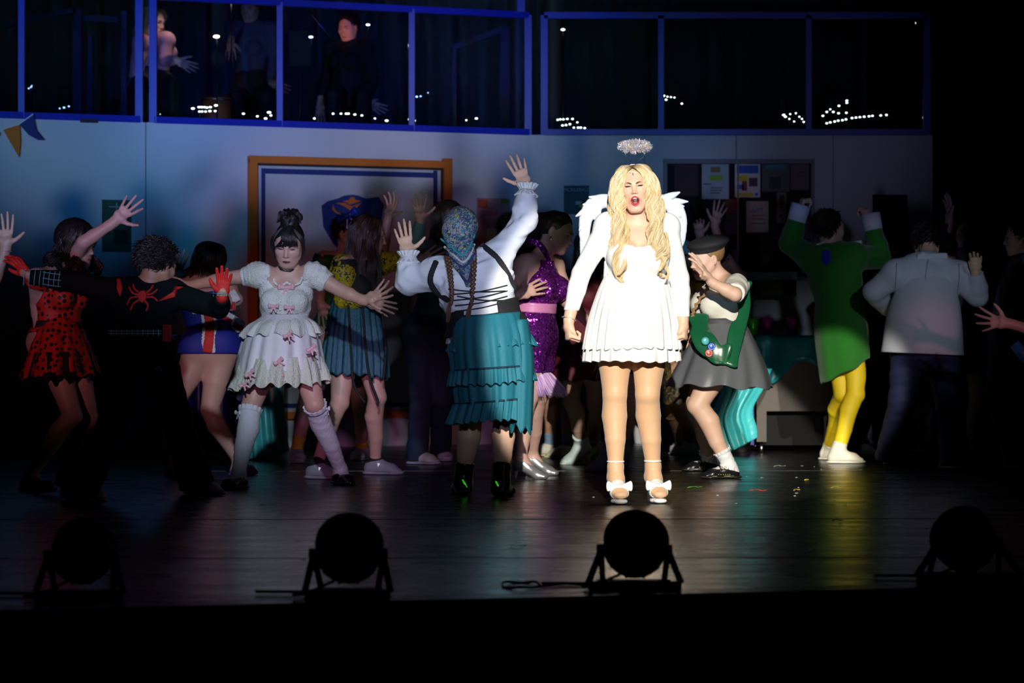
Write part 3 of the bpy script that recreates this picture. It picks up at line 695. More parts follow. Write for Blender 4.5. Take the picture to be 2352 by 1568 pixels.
def auto(hx, hy, d, face=0, hipx=None, kn=0., sw=.165, hs=1., **ov):
    """a standing pose from the head position; everything can be overridden"""
    k = FPX/d; y = R(face); c, s_ = math.cos(y), math.sin(y); sx = 1 if c >= 0 else -1; fx, fd = math.sin(y), -math.cos(y)
    hipx = hx if hipx is None else hipx; zt = CAMZ+(784-hy)/k; hz = zt*.565; hy2 = 784+(CAMZ-hz)*k; kz = hz*.53; ky = 784+(CAMZ-kz)*k
    J = dict(head=(hx, hy), neck=(hx-fx*.02*k, hy+.145*k*hs))
    for n_, g in (('l', -1), ('r', 1)):
        J['sh'+n_] = (J['neck'][0]+g*abs(c)*sw*k, J['neck'][1]+.035*k, g*sx*s_*sw)
        J['hip'+n_] = (hipx+g*abs(c)*.085*k, hy2, g*sx*s_*.085)
        J['el'+n_] = (J['sh'+n_][0]+g*.05*k, J['neck'][1]+.30*k, J['sh'+n_][2]+.02); J['wr'+n_] = (J['el'+n_][0]+fx*.12*k, J['el'+n_][1]+.2*k, J['sh'+n_][2]+fd*.12)
        J['kn'+n_] = (J['hip'+n_][0]+g*.02*k+fx*.06*k, ky, J['hip'+n_][2]+fd*(.06+kn))
    J.update(ov); return J
# ---------------------------------------------------------------- the setting
KW = .4416
def wall_d(px, off=0.0):
    u = (px-1176)/FPX; d = (20.3+3.7*KW)/(1-u*KW)
    return (min(d, 22.0))-off
def W(px, py, off=0.0): return at(px, py, wall_d(px, off))
NL = nv(V3(KW, -1, 0)); NR = V3(0, -1, 0)
def wn(px): return NL if px < 1215 else NR
def wx(px): return nv(V3(1, KW, 0)) if px < 1215 else V3(1, 0, 0)
def flr():
    m, nt, b, N, L = nodes('black_stage_vinyl', .3); b.inputs['Specular IOR Level'].default_value = .55
    tc = N('ShaderNodeTexCoord'); mp = N('ShaderNodeMapping'); mp.inputs['Scale'].default_value = (1.0, 2.2, 1); nz = N('ShaderNodeTexNoise'); nz.inputs['Scale'].default_value = 2.2; nz.inputs['Detail'].default_value = 8
    L(tc.outputs['Object'], mp.inputs[0]); L(mp.outputs[0], nz.inputs[0])
    r = ramp(N, [(.25, (.21,)*3), (.8, (.36,)*3)], False); L(nz.outputs[0], r.inputs[0]); L(r.outputs[0], b.inputs['Roughness'])
    r2 = ramp(N, [(.3, (.009, .0085, .008)), (.75, (.017, .016, .015))], False); L(nz.outputs[0], r2.inputs[0]); L(r2.outputs[0], b.inputs['Base Color'])
    n2 = N('ShaderNodeTexNoise'); n2.inputs['Scale'].default_value = 40; L(mp.outputs[0], n2.inputs[0]); bp = N('ShaderNodeBump'); bp.inputs['Strength'].default_value = .05; bp.inputs['Distance'].default_value = .004
    L(n2.outputs[0], bp.inputs['Height']); L(bp.outputs[0], b.inputs['Normal']); return m
FL = flr()
def edge_y(x): return 8.57+(x+1.2)*.268
mb = MB(); mb.poly([(-7, edge_y(-7), 0), (7, edge_y(7), 0), (7, 27, 0), (-7, 27, 0)], (0, 0, -1), .12)
tag(mb.build('floor', FL), kind='structure')
mb = MB()   # seams of the vinyl rolls
for y in (10.35, 12.6, 17.3): mb.bar((-7, y-.1, .0008), (7, y+.15, .0008), .012, .0016)
tag(mb.build('trim_1', mat('floor_tape', (.02, .02, .021), .35)), kind='structure')
mb = MB(); mb.bar((-7, edge_y(-7)-.05, -.016), (7, edge_y(7)-.05, -.016), .13, .03); tag(mb.build('trim_2', mat('stage_nosing', (.07, .065, .07), .32)), kind='structure')
mb = MB(); mb.bar((-7, edge_y(-7)+.02, -1.0), (7, edge_y(7)+.02, -1.0), .1, 1.75); tag(mb.build('wall_front', mat('black_apron', (.004, .004, .004), .9)), kind='structure')
mb = MB(); mb.box((0, 3.5, -1.9), (9, 7, .05)); tag(mb.build('floor_2', mat('house_floor', (.005, .005, .006), .95)), kind='structure')
WALLM = mat('white_painted_set', (.55, .56, .57), .75, bump=.03, bs=120, var=.05)
def wallseg(p0, p1, z0, z1, name, th=.09):
    mb = MB(); p0 = V3(*p0, 0); p1 = V3(*p1, 0); n = nv(np.cross(p1-p0, V3(0, 0, 1))); 
    if n[1] > 0: n = -n
    q = [p0+V3(0, 0, z0), p1+V3(0, 0, z0), p1+V3(0, 0, z1), p0+V3(0, 0, z1)]; mb.poly(q, -n, th); return tag(mb.build(name, WALLM), kind='structure')
xa = -3.7+(335/FPX*0); pj = W(335, 784)
ZG = 2.42
wallseg((-6.2, 20.3-2.5*KW), (pj[0]-.004, pj[1]-.002), 0, ZG, 'wall_left')
wallseg((pj[0]+.004, pj[1]+.002), (.15, 22), 0, ZG, 'wall_back')
x2 = at(1480, 0, 22)[0]; x3 = at(1690, 0, 22)[0]; x4 = at(1913, 0, 22)[0]; x5 = at(2142, 0, 22)[0]
wallseg((.15, 22), (x2, 22), 0, ZG, 'wall_back_2'); wallseg((x2+.004, 22), (x3, 22), 0, ZG, 'wall_back_3')
wallseg((x3+.006, 22), (x4, 22), 0, ZG, 'wall_back_4'); wallseg((x4+.004, 22), (x5, 22), 0, ZG, 'wall_right')
# gallery deck above the set wall
mb = MB(); mb.poly([(-6.2, 20.40-2.5*KW, ZG-.06), (.15, 22.1, ZG-.06), (x5, 22.1, ZG-.06), (x5, 22.9, ZG-.06), (x5+.7, 22.9, ZG-.06), (x5+.7, 26.5, ZG-.06), (-6.2, 26.5, ZG-.06)], (0, 0, 1), .06)
tag(mb.build('floor_3', mat('gallery_deck', (.01, .01, .012), .7)), kind='structure')
# dark drape behind gallery
def drape(name, x0, x1, y, z0, z1, m, amp=.07, wl=.32, seed=0):
    rg = np.random.RandomState(seed); n = int((x1-x0)/.025); xs = np.linspace(x0, x1, n); ph = np.cumsum(rg.normal(1, .25, n)*.025/wl*2*np.pi)
    zs = np.linspace(z0, z1, 10); Vv = []
    for z in zs:
        for i, x in enumerate(xs): Vv.append((x, y+amp*math.sin(ph[i])+.3*amp*math.sin(2.3*ph[i]+z), z))
    i, j = np.meshgrid(np.arange(9), np.arange(n-1), indexing='ij'); Q = np.stack([i*n+j, i*n+j+1, (i+1)*n+j+1, (i+1)*n+j], -1).reshape(-1, 4)
    o = new_obj(name, mesh_np(np.array(Vv), Q), m); o.modifiers.new('s', 'SOLIDIFY').thickness = .008; return o
tag(drape('curtain', -10, x5+1.2, 26.2, ZG, 5.6, mat('grey_drape', (.10, .11, .13), .9)), 'tall dark folded drape hanging behind the upper gallery', 'curtain')
tag(drape('curtain', x5+.05, 8, 23.2, 0, 5.6, mat('black_drape', (.006, .006, .007), .95), seed=4), 'black masking drape hanging to the right of the white set wall', 'curtain')
# gallery railings
BLUEF = mat('blue_lit_steel', (.004, .018, .36), .45)  # blue light on the frame put into the steel's base colour
GLASS = mat('railing_glass', (.9, .95, 1), .03, trans=1, spec=.4)
GLASS.node_tree.nodes['Principled BSDF'].inputs['IOR'].default_value = 1.12
def railing(name, label, pxs, ytop, ybot, wpx=.05):
    P0 = [W(x, 784, -.03) for x in pxs]; t = thing(name, label, 'railing', V3(P0[0][0], P0[0][1], ZG), 'glazed steel railings along the gallery')
    zb = ZG+.001; zt = 3.36
    mb = MB(); mb.bar(V3(P0[0][0], P0[0][1], zt), V3(P0[-1][0], P0[-1][1], zt), .05, .05); mb.build('top_rail', BLUEF, t)
    mb = MB(); mb.bar(V3(P0[0][0], P0[0][1], zb+.02), V3(P0[-1][0], P0[-1][1], zb+.02), .06, .05); mb.build('bottom_rail', BLUEF, t)
    for i, p in enumerate(P0):
        mb = MB(); w = .045 if 0 < i < len(P0)-1 else .055; mb.bar(V3(p[0], p[1], zb), V3(p[0], p[1], zt), w, .05, up=(0, 1, 0)); mb.build('post', BLUEF, t)
    for a, b in zip(P0, P0[1:]):
        mb = MB(); mb.bar(V3(a[0], a[1], (zb+zt)/2)+nv(b-a)*.03, V3(b[0], b[1], (zb+zt)/2)-nv(b-a)*.03, .008, zt-zb-.06); mb.build('glass_pane', GLASS, t)
    return t
railing('railing', 'blue glazed gallery railing at the far left end', [-300, 50, 320], 0, 0)
railing('railing', 'long blue glazed gallery railing, middle one of the three', [352, 643, 946, 1213], 0, 0)
railing('railing', 'blue glazed gallery railing above the notice board on the right', [1250, 1518, 1857, 2128], 0, 0)
DK = mat('dark_blue_steel', (.015, .02, .09), .5)
def inner(label, segs, d):
    b = at(segs[0][0], 784, d); b[2] = ZG; t = thing('stair_rail', label, 'handrail', b)
    for x0, y0, x1, y1, w in segs:
        mb = MB(); mb.bar(at(x0, y0, d), at(x1, y1, d), w, .05, up=(0, 1, 0) if abs(x1-x0) < abs(y1-y0) else (0, 0, 1)); mb.build('post' if abs(x1-x0) < 8 else 'rail', DK, t)
inner('dark blue stair handrail inside the gallery at the far left', [(178, 20, 178, 330, .07), (285, 25, 285, 330, .05), (190, 42, 272, 45, .03), (-20, 66, 175, 22, .05), (208, 85, 208, 330, .04)], 23.5)
inner('dark blue stair handrail inside the gallery behind the middle railing', [(1160, 62, 1160, 332, .07), (1192, 40, 1192, 332, .05), (1040, 110, 1160, 66, .06), (1044, 112, 1044, 332, .03)], 23.6)
mb = MB(); mb.bar(at(1197, -120, 21.98), at(1197, 28, 21.98), .06, .06, up=(0, 1, 0)); tag(mb.build('gallery_post', BLUEF), 'square blue steel post rising above the middle gallery railing', 'post')
# glowing dots built as reflections in the gallery glass, and desk lamps
BULB_GLINT = mat('lit_bulb_glint', (1, 1, 1), .4, emit=(.85, 1, .9), es=5); BLUE_GLINT = mat('blue_glint', (.4, .6, 1), .4, emit=(.3, .5, 1), es=4)  # glow shared by lamp bulbs and the dots that stand for reflections
WIRE = mat('black_wire', (.01, .01, .01), .5)
def reflections(label, pts, d, m=BULB_GLINT, r=.0068, grp='small glowing dots built as reflections in the gallery glass'):  # emissive dots on an added wire model lights mirrored in the panes
    b = at(*pts[0][:2], d); t = thing('glass_reflection', label, 'light', b, grp)
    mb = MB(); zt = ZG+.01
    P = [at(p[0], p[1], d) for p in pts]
    mb.tube([V3(P[0][0], d, zt)]+[p+V3(0, .014, -.004) for p in P]+[V3(P[-1][0], d, zt)], .003, 5); mb.build('added_wire', WIRE, t)
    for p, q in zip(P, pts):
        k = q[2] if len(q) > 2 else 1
        mb = MB(); mb.blob(p, (r*k*1.3, r*.8, r*.8*k**.5)); mb.build('bulb_glint', m, t, True)
reflections('row of white glowing reflection dots at the left of the middle gallery window', [(370, 262), (379, 259), (391, 264, 1.2), (399, 257)], 23)
reflections('bright double row of glowing reflection dots, brightest in the gallery', [(443, 249, 1.6), (457, 246, 1.2), (463, 246, 1.2), (469, 246, 1.2), (475, 247, 1.2), (483, 246, 1.3), (496, 242, 1.6), (494, 255), (482, 255, 1.3), (472, 256), (464, 256), (458, 256)], 23)
reflections('scattered white glowing reflection dots near the first mullion of the middle gallery window', [(559, 261, 1.2), (591, 267), (610, 272, 1.4), (618, 258, 1.8), (622, 265)], 23)
reflections('row of spaced glowing reflection dots along the deck in the middle gallery bay', [(722, 272), (765, 261), (783, 261, .9), (795, 261), (800, 261), (815, 263, 1.1), (831, 265), (861, 272, .8), (888, 277, 1.5)], 23)
reflections('pair of white glowing reflection dots low in the third gallery bay', [(1071, 276, .7), (1094, 272, 1.3)], 23)
reflections('small blue glowing reflection dots by the second mullion of the gallery window', [(957, 222, 1.1), (966, 221, .8), (983, 213, .5)], 23, BLUE_GLINT)
reflections('blue glowing reflection dots low behind the leftmost gallery railing', [(137, 249, .6), (147, 247), (158, 244, .8)], 22.6, BLUE_GLINT)
reflections('tiny blue glowing reflection dots beside the first post at far left', [(66, 203, .7), (71, 200, .7), (73, 197, .5)], 22.6, BLUE_GLINT)
reflections('cluster of white glowing reflection dots at the left of the right gallery window', [(1281, 275), (1287, 274), (1294, 274), (1303, 273), (1315, 273), (1326, 281, .8), (1309, 285), (1300, 287), (1292, 288), (1318, 293, .8), (1328, 293), (1334, 293), (1343, 294)], 24)
reflections('short row of greenish glowing reflection dots beside the mullion in the right gallery', [(1525, 220, 1.1), (1533, 222, .7), (1541, 223, .7), (1549, 224, .7), (1530, 229), (1566, 238, .9)], 24)
reflections('curved swirl of glowing reflection dots low in the right gallery bay', [(1800, 264, 1.3), (1804, 268, 1.2), (1815, 262, .7), (1828, 260, .7), (1836, 268, .7), (1842, 273, .7), (1846, 280, .8), (1824, 279, .7), (1813, 273, .7)], 24)
reflections('rising trail of glowing reflection dots in the last gallery bay', [(1890, 266), (1899, 257), (1907, 251, .7), (1914, 257), (1927, 243), (1926, 260), (1945, 231), (1944, 259), (1945, 236)], 24)
reflections('long gentle arc of glowing reflection dots on the deck of the last gallery bay', [(1899, 283), (1907, 281), (1917, 279), (1925, 277), (1935, 276), (1943, 274), (1957, 271), (1966, 270), (1975, 269), (1985, 268), (1996, 267), (2004, 266), (2023, 265), (2036, 264)], 24)
def lamp(label, px, py, d, m=BULB_GLINT, r=.02):
    p = at(px, py, d); t = thing('desk_lamp', label, 'lamp', V3(p[0], p[1], ZG)); mb = MB()
    mb.tube([V3(p[0], p[1]+.05, ZG), V3(p[0], p[1]+.05, p[2]-.1), p+V3(0, .03, .02)], .006); mb.blob(p+V3(0, .02, .018), (.03, .03, .018)); mb.build('stand', WIRE, t, True)
    mb = MB(); mb.blob(p, (r*1.3, r*.8, r*.6)); mb.build('bulb_glint', m, t, True)
lamp('tall music desk lamp with warm glow above the top rail', 530, 2, 23.2, mat('warm_bulb', (1, 1, .8), .4, emit=(1, .9, .55), es=12), .03)
lamp('small lamp with pinkish glow beside the pale shirted musician', 497, 84, 23.2, mat('pink_bulb', (1, .9, .8), .4, emit=(1, .85, .75), es=8), .02)
lamp('bluish lamp standing in the middle gallery bay', 714, 85, 23.2, mat('blue_white_bulb', (.8, .9, 1), .4, emit=(.6, .7, 1), es=4), .014)
lamp('small white lamp left of the last dark musician', 845, 57, 23.2, BULB_GLINT, .012)
lamp('tiny white lamp in the upper left of the right gallery window', 1293, 68, 24, BULB_GLINT, .013)
lamp('tiny white lamp at the top right corner of the right gallery', 2108, 53, 24, BULB_GLINT, .016)
# framed mural
def strip(mb, pts, off, th, n):  # flat polygon panel on the wall
    mb.poly([p for p in pts], n, th)
t = thing('framed_mural', 'large orange framed wall mural with navy border line', 'mural', W(800, 960, .03))
OR = mat('orange_frame', (.60, .15, .012), .5); NAVY = mat('navy_paint', (.012, .03, .16), .5); OFFW = mat('mural_white', (.48, .49, .5), .7)
def wrect(name, x0, y0, x1, y1, m, par, off=0., th=.02):
    mb = MB(); q = [W(x0, y0, off+.0), W(x1, y0, off), W(x1, y1, off), W(x0, y1, off)]
    # same world height at both ends: use the mean distance
    dm = (q[0][1]+q[1][1])/2
    z0 = CAMZ+(784-y0)/FPX*dm; z1 = CAMZ+(784-y1)/FPX*dm
    for p, z in zip(q, (z0, z0, z1, z1)): p[2] = z
    mb.poly(q, wn((x0+x1)/2), th); return mb.build(name, m, par)
wrect('backing', 572, 369, 1030, 958, OFFW, t, .0, .02)
for nm, r in (('frame_top', (568, 365, 1032, 381)), ('frame_bottom', (568, 944, 1032, 960)), ('frame_side', (568, 365, 586, 960)), ('frame_side', (1014, 365, 1032, 960))): wrect(nm, *r, OR, t, .0, .06 if 'side' in nm else .0585)
for r in ((586, 381, 1014, 386), (586, 381, 590, 944), (1010, 381, 1014, 944)): wrect('inner_line', *r, BLACK, t, .0, .03)  # black inner line of the frame
for r in ((598, 392, 1002, 404), (598, 392, 607, 935), (993, 392, 1002, 935), (598, 925, 1002, 935)): wrect('border_line', *r, NAVY, t, .0, .026 if r[2]-r[0] > 50 else .0248)
# abstract navy and orange crest
def crest(pts, m, th, nm='crest'):
    mb = MB(); mb.poly([W(x, y, .02) for x, y in pts], NL, th); return mb.build(nm, m, t)
crest([(752, 462), (775, 456), (790, 449), (805, 447), (822, 449), (838, 456), (868, 452), (880, 470), (872, 520), (850, 560), (806, 600), (765, 560), (742, 520), (738, 472)], NAVY, .012)
crest([(786, 462), (800, 459), (803, 453), (812, 453), (815, 459), (830, 461), (815, 466), (803, 470), (795, 465)], OR, .016, 'crest_flame')
crest([(770, 466), (790, 466), (806, 474), (830, 465), (812, 482), (804, 484), (790, 474)], OR, .016, 'crest_flame')
crest([(763, 470), (770, 484), (782, 492), (772, 490), (762, 482)], OR, .016, 'crest_flame')
crest([(785, 500), (800, 508), (826, 500), (815, 520), (800, 530), (790, 518)], OR, .016, 'crest_flame')
# writing
def text(s_, c, x, n, size, m, par, name='lettering', th=.002, wide=1.):
    cu = bpy.data.curves.new(name, 'FONT'); cu.body = s_; cu.align_x = 'CENTER'; cu.align_y = 'CENTER'; cu.size = size; cu.extrude = th/2
    tmp = bpy.data.objects.new('tmp', cu); COL.objects.link(tmp); dg = bpy.context.evaluated_depsgraph_get(); me = bpy.data.meshes.new_from_object(tmp.evaluated_get(dg)); bpy.data.objects.remove(tmp)
    x = nv(x); n = nv(n); u = np.cross(n, x); co = np.array([v.co[:] for v in me.vertices]).reshape(-1, 3)
    if len(co): co = c+co[:, :1]*x*wide+co[:, 1:2]*u+co[:, 2:]*n; me.vertices.foreach_set('co', co.astype(np.float32).ravel()); me.update()
    return new_obj(name, me, m, par, False)
def poster(label, x0, y0, x1, y1, m, off=.0, th=.006, cat='poster', name='poster'):
    t = thing(name, label, cat, W((x0+x1)/2, y1, off)); wrect('sheet', x0, y0, x1, y1, m, t, off, th); return t
def ptext(t, s_, px, py, hpx, m, off, wide=1.): return text(s_, W(px, py, off)+wn(px)*.001, wx(px), wn(px), hpx/FPX*wall_d(px)*1.35, m, t, wide=wide)
PK = lambda n, c: mat(n, c, .7)
t = poster('dark green poster on the left wall beside the raised hand', 234, 459, 301, 579, PK('dark_green_paper', (.03, .07, .05)))
for r in ((250, 474, 292, 476), (267, 465, 269, 481)): wrect('line', *r, PK('grey_ink', (.3, .4, .35)), t, .006, .002)
wrect('patch', 262, 528, 294, 560, PK('black_ink', (.01, .01, .01)), t, .006, .002)
t = poster('pink floral poster reading SPRING FLING on the middle wall', 1095, 455, 1171, 562, PK('pink_paper', (.50, .22, .24)))
wrect('blossom', 1098, 458, 1120, 478, PK('red_ink', (.5, .08, .04)), t, .006, .002); wrect('leaf', 1150, 457, 1168, 468, PK('olive_ink', (.2, .25, .04)), t, .006, .002)
ptext(t, 'SPRING', 1136, 492, 13, PK('crimson_ink', (.55, .04, .10)), .007); ptext(t, 'FLING', 1136, 512, 16, PK('crimson_ink', (.55, .04, .10)), .007)
wrect('picture', 1118, 524, 1150, 552, PK('cream_ink', (.6, .55, .3)), t, .006, .002)
t = poster('dark teal poster reading PICKLEBALL left of the winged singer', 1295, 426, 1353, 492, PK('dark_teal_paper', (.02, .08, .10)))
ptext(t, 'PICKLEBALL', 1324, 436, 8, PK('pale_ink', (.35, .5, .5)), .007); wrect('paddle', 1322, 462, 1336, 470, PK('pale_ink', (.35, .5, .5)), t, .006, .002); wrect('ball', 1331, 468, 1341, 476, PK('yellow_ink', (.7, .6, .02)), t, .006, .002)
# notice board
t = thing('notice_board', 'wide black notice board on the right wall, full of posters', 'notice board', W(1695, 640, 0))
BD = mat('black_cork', (.012, .012, .014), .9, bump=.2, bs=300); FR = mat('board_frame', (.02, .02, .022), .4)
wrect('board', 1530, 374, 1862, 640, BD, t, 0, .02); wrect('frame_top', 1524, 366, 1870, 376, FR, t, 0, .035)
wrect('frame_side', 1524, 366, 1532, 640, FR, t, 0, .03); wrect('frame_side', 1862, 372, 1870, 640, FR, t, 0, .03); wrect('divider', 1693, 376, 1697, 640, FR, t, .02, .008); wrect('frame_bottom', 1524, 636, 1870, 644, FR, t, 0, .03)
G = 'papers pinned to the notice board'
def paper(label, x0, y0, x1, y1, col, lines=(), words=()):
    t = poster(label, x0, max(y0, 377), x1, y1, PK('paper_%d_%d' % (x0, y0), col), .021, .004); t['group'] = G
    for r, c in lines: wrect('ink_block', *r, PK('ink_%02d%02d%02d' % tuple(int(q*99) for q in c), c), t, .025, .002)
    for s_, px, py, h, c in words: ptext(t, s_, px, py, h, PK('ink_%02d%02d%02d' % tuple(int(q*99) for q in c), c), .027)
paper('dark maroon paper at the top left of the notice board', 1549, 364, 1603, 450, (.05, .02, .025))
paper('pale blue flyer with a green highlighted title on the notice board', 1612, 376, 1674, 457, (.42, .50, .52),
      [((1632, 383, 1654, 396), (.25, .18, .08)), ((1630, 402, 1660, 415), (.25, .55, .04)), ((1616, 421, 1634, 424), (.1, .12, .15)), ((1632, 430, 1658, 432), (.1, .12, .15)), ((1632, 436, 1658, 438), (.1, .12, .15)), ((1632, 442, 1654, 444), (.1, .12, .15))])
paper('bright flyer with a blue heading and yellow cartoon shapes', 1688, 375, 1746, 453, (.75, .72, .66),
      [((1692, 380, 1742, 398), (.03, .12, .5)), ((1692, 402, 1718, 416), (.75, .6, .02)), ((1692, 424, 1708, 434), (.04, .2, .5)), ((1720, 408, 1740, 428), (.12, .05, .06)), ((1704, 416, 1716, 438), (.25, .06, .04)), ((1691, 443, 1730, 451), (.6, .6, .02)), ((1734, 443, 1741, 450), (.04, .15, .5))])
paper('dim framed certificate sheet with a teal heading', 1750, 374, 1814, 440, (.13, .13, .12), [((1758, 378, 1804, 388), (.05, .28, .32)), ((1767, 406, 1794, 434), (.05, .05, .05))])
paper('tilted mauve sheet at the top right of the notice board', 1816, 376, 1858, 436, (.17, .12, .15), [((1826, 396, 1850, 398), (.06, .04, .06)), ((1826, 404, 1850, 406), (.06, .04, .06))])
paper('white torn edged ART notice over an orange backing', 1714, 462, 1765, 534, (.48, .38, .30), [((1727, 494, 1755, 496), (.1, .1, .1)), ((1727, 502, 1755, 504), (.1, .1, .1)), ((1725, 512, 1757, 514), (.1, .1, .1))], [('ART', 1740, 484, 12, (.06, .12, .6))])
paper('orange paper above the green and purple sheet', 1666, 457, 1692, 490, (.16, .04, .015)); paper('green sheet behind the raised pink hand', 1668, 492, 1692, 506, (.01, .10, .05)); paper('purple sheet under the green one on the notice board', 1664, 508, 1692, 536, (.06, .02, .12))
paper('beige strip poster right of the ART notice', 1784, 442, 1806, 512, (.24, .19, .14), [((1790, 448, 1802, 470), (.08, .03, .03)), ((1789, 492, 1797, 500), (.08, .03, .03))])
paper('faded brown flyer low on the notice board', 1746, 542, 1800, 622, (.11, .05, .04), [((1752, 580, 1766, 616), (.15, .13, .13)), ((1772, 584, 1794, 604), (.04, .04, .06))])
paper('small grey sheet below the purple one', 1668, 574, 1693, 600, (.12, .12, .13)); paper('dim mauve sheet behind the green sleeve', 1832, 508, 1864, 548, (.08, .06, .09))
mb = MB(); t = thing('wall_shelf', 'pale wall shelf with a brown front below the notice board', 'shelf', W(1760, 672, 0)); wrect('shelf_board', 1700, 626, 1822, 645, mat('pale_shelf', (.25, .27, .33), .5), t, 0, .3); wrect('shelf_front', 1700, 646, 1822, 680, mat('brown_shelf', (.10, .05, .02), .6), t, 0, .24)
mb = MB(); wrect('void', 2004, 447, 2084, 1012, mat('doorway_black', (.004, .004, .005), .9), None, 0, .01)['kind'] = 'structure'
bpy.data.objects['void'].name = 'door_1'
# bunting
t = thing('bunting', 'string of pennants hanging from the gallery edge at far left', 'bunting', W(40, 330, .05))
for pts, c in ((((-60, 330), (-8, 300), (0, 306), (-22, 370)), NAVY), (((6, 296), (45, 286), (47, 325), (44, 362)), OR), (((44, 285), (76, 262), (84, 300), (102, 322), (88, 322), (66, 310)), NAVY)):
    mb = MB(); mb.poly([W(x, y, .045) for x, y in pts], NL, .004); mb.build('pennant', c, t)
mb = MB(); mb.tube([W(x, y, .05) for x, y in ((-80, 320), (-20, 300), (8, 296), (44, 285), (76, 262))], .004, 5); mb.build('cord', WHITE, t)
wrect('sign', 184, 273, 223, 282, mat('dark_tag', (.03, .015, .03), .6), None, 0, .02)
tag(bpy.data.objects['sign'], 'small dark tag under the gallery edge near the pennants', 'sign')
# ---------------------------------------------------------------- party tables
BRN = mat('brown_wood', (.032, .014, .004), .5, bump=.1, bs=30, var=.3, stretch=(1, 1, 8)); TEAL = mat('teal_plastic', (.02, .36, .42), .3, bump=.4, bs=25); DBL = mat('blue_plastic', (.01, .03, .32), .35, bump=.3, bs=20)
def table(label, x0, x1, zt, d, dep, m=BRN, ap=.28, zl=.3):
    a = at(x0, 784, d)[0]; b = at(x1, 784, d)[0]; c = V3((a+b)/2, d+dep/2, 0); t = thing('rolling_counter', label, 'table', c)
    mb = MB(); mb.box(c+V3(0, 0, zt-.02), ((b-a)/2, dep/2, .02)); mb.build('tabletop', m, t)
    mb = MB(); mb.box(V3(c[0], d+.05, (zt-.04+zl)/2), ((b-a)/2-.03, .015, (zt-.04-zl)/2)); mb.build('front_panel', m, t)
    mb = MB(); mb.box(V3(c[0], d+.22, .20), ((b-a)/2-.05, .015, .15)); mb.build('shade_panel', mat('black_apron', (.004, .004, .004), .9), t)  # added dark panel stands in for the shade under the counter
    for x in (a+.04, b-.04):
        for y in (d+.05, d+dep-.05):
            mb = MB(); mb.box((x, y, (zt+.02)/2+.02), (.035, .03, (zt-.1)/2)); L_ = mb.build('leg', m, t)
            mb = MB(); M = np.stack([V3(0, 0, 1), V3(0, 1, 0), V3(1, 0, 0)], 1); mb.lathe((x-.012, y, .035), [(.001, 0), (.035, 0), (.035, .024), (.001, .024)], 16, M); mb.build('caster', METAL, L_, True)
    return t, a, b
def cloth(name, label, a, b, d, dep, zt, drop, m, seed=0, ll=0., rr=0.):
    """draped sheet: top plus hanging front with waves; ll = length hanging over left end"""
    rg = np.random.RandomState(seed); nx, nvv = 70, 26; Vv = []
    for j in range(nvv):
        s = j/(nvv-1)*(dep+max(drop, .01)*1.0)
        for i in range(nx):
            u = i/(nx-1); x = lerp(a, b, u); dr = drop*(1+.25*math.sin(u*5+seed)+.2*math.sin(u*11))
            s = j/(nvv-1)*(dep+dr)
            if s < dep: y = d+dep-s; z = zt+.006
            else: q = s-dep; y = d-.012-.05*q*(1+math.sin(u*26+seed+2*math.sin(u*9)))-.02*q; z = zt+.006-q
            if u < .18 and ll: k = (1-u/.18); z2 = zt+.006-ll*k; x = a+.0-.10*k*math.sin(j*.6); z = min(z, z2)+.0
            Vv.append((x, y, z))
    i, j = np.meshgrid(np.arange(nx-1), np.arange(nvv-1), indexing='ij'); Q = np.stack([j*nx+i, j*nx+i+1, (j+1)*nx+i+1, (j+1)*nx+i], -1).reshape(-1, 4)
    o = new_obj(name, mesh_np(np.array(Vv), Q), m); mo = o.modifiers.new('s', 'SOLIDIFY'); mo.thickness = .004; mo.offset = 0
    return tag(o, label, 'tablecloth')
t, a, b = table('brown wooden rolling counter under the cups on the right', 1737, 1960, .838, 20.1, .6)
cloth('tablecloth', 'thin teal plastic cloth over the counter with the cups', a-.01, b+.01, 20.1, .6, .838, .24, TEAL, 1)
mb = MB(); x = at(1722, 0, 20.05)[0]; mb.box((x+.02, 20.12, .42), (.012, .05, .36)); mb.build('edge_strip', mat('blue_edge', (.01, .02, .5), .4), t)
# bunched plastic sheet hanging at the left end
def hang(name, label, d, lv, m, seed=0, cat='plastic sheet'):
    o = skirt(name, lv, d, m, None, 140, 7, seed=seed, m=24); return tag(o, label, cat)
hang('plastic_sheet', 'crumpled turquoise plastic sheet trailing to the floor beside the beret girl', 19.7, [(1668, 850, 1772, 846, .05, .05), (1660, 900, 1752, 888, .09, .12), (1640, 960, 1722, 940, .10, .22), (1648, 1000, 1730, 985, .10, .25), (1664, 1041, 1734, 1006, .11, .2)], mat('turquoise_plastic', (.06, .52, .56), .28, bump=.5, bs=18), 3)
hang('plastic_sheet', 'dark teal plastic sheet hanging behind the beret girl legs', 20.3, [(1600, 800, 1680, 800, .08, .05), (1600, 900, 1690, 895, .10, .15), (1590, 1032, 1690, 1024, .10, .2)], TEAL, 5)
CUPG = mat('green_plastic_cup', (.05, .75, .03), .3); CUPM = mat('magenta_plastic_cup', (.55, .02, .35), .3)
for lab, px, d_, m in (('bright green plastic cup on the teal cloth', 1730, 20.3, CUPG), ('magenta plastic cup right beside the green cup', 1762, 20.3, CUPM), ('pink plastic cup standing apart from the other cups', 1820, 20.45, CUPM)):
    p = at(px, 769, d_); p[2] = .845; mb = MB(); mb.lathe(p, [(.001, .003), (.028, .0), (.034, .055), (.044, .118), (.047, .122), (.043, .12), (.033, .055), (.026, .006), (.001, .006)], 28)
    tag(mb.build('plastic_cup', m, None, True), lab, 'cup', 'party cups on the counter')
t, a, b = table('low rolling counter behind the dancers on the left', 236, 640, .838, 19.3, .6, mat('dark_wood', (.02, .012, .008), .6))
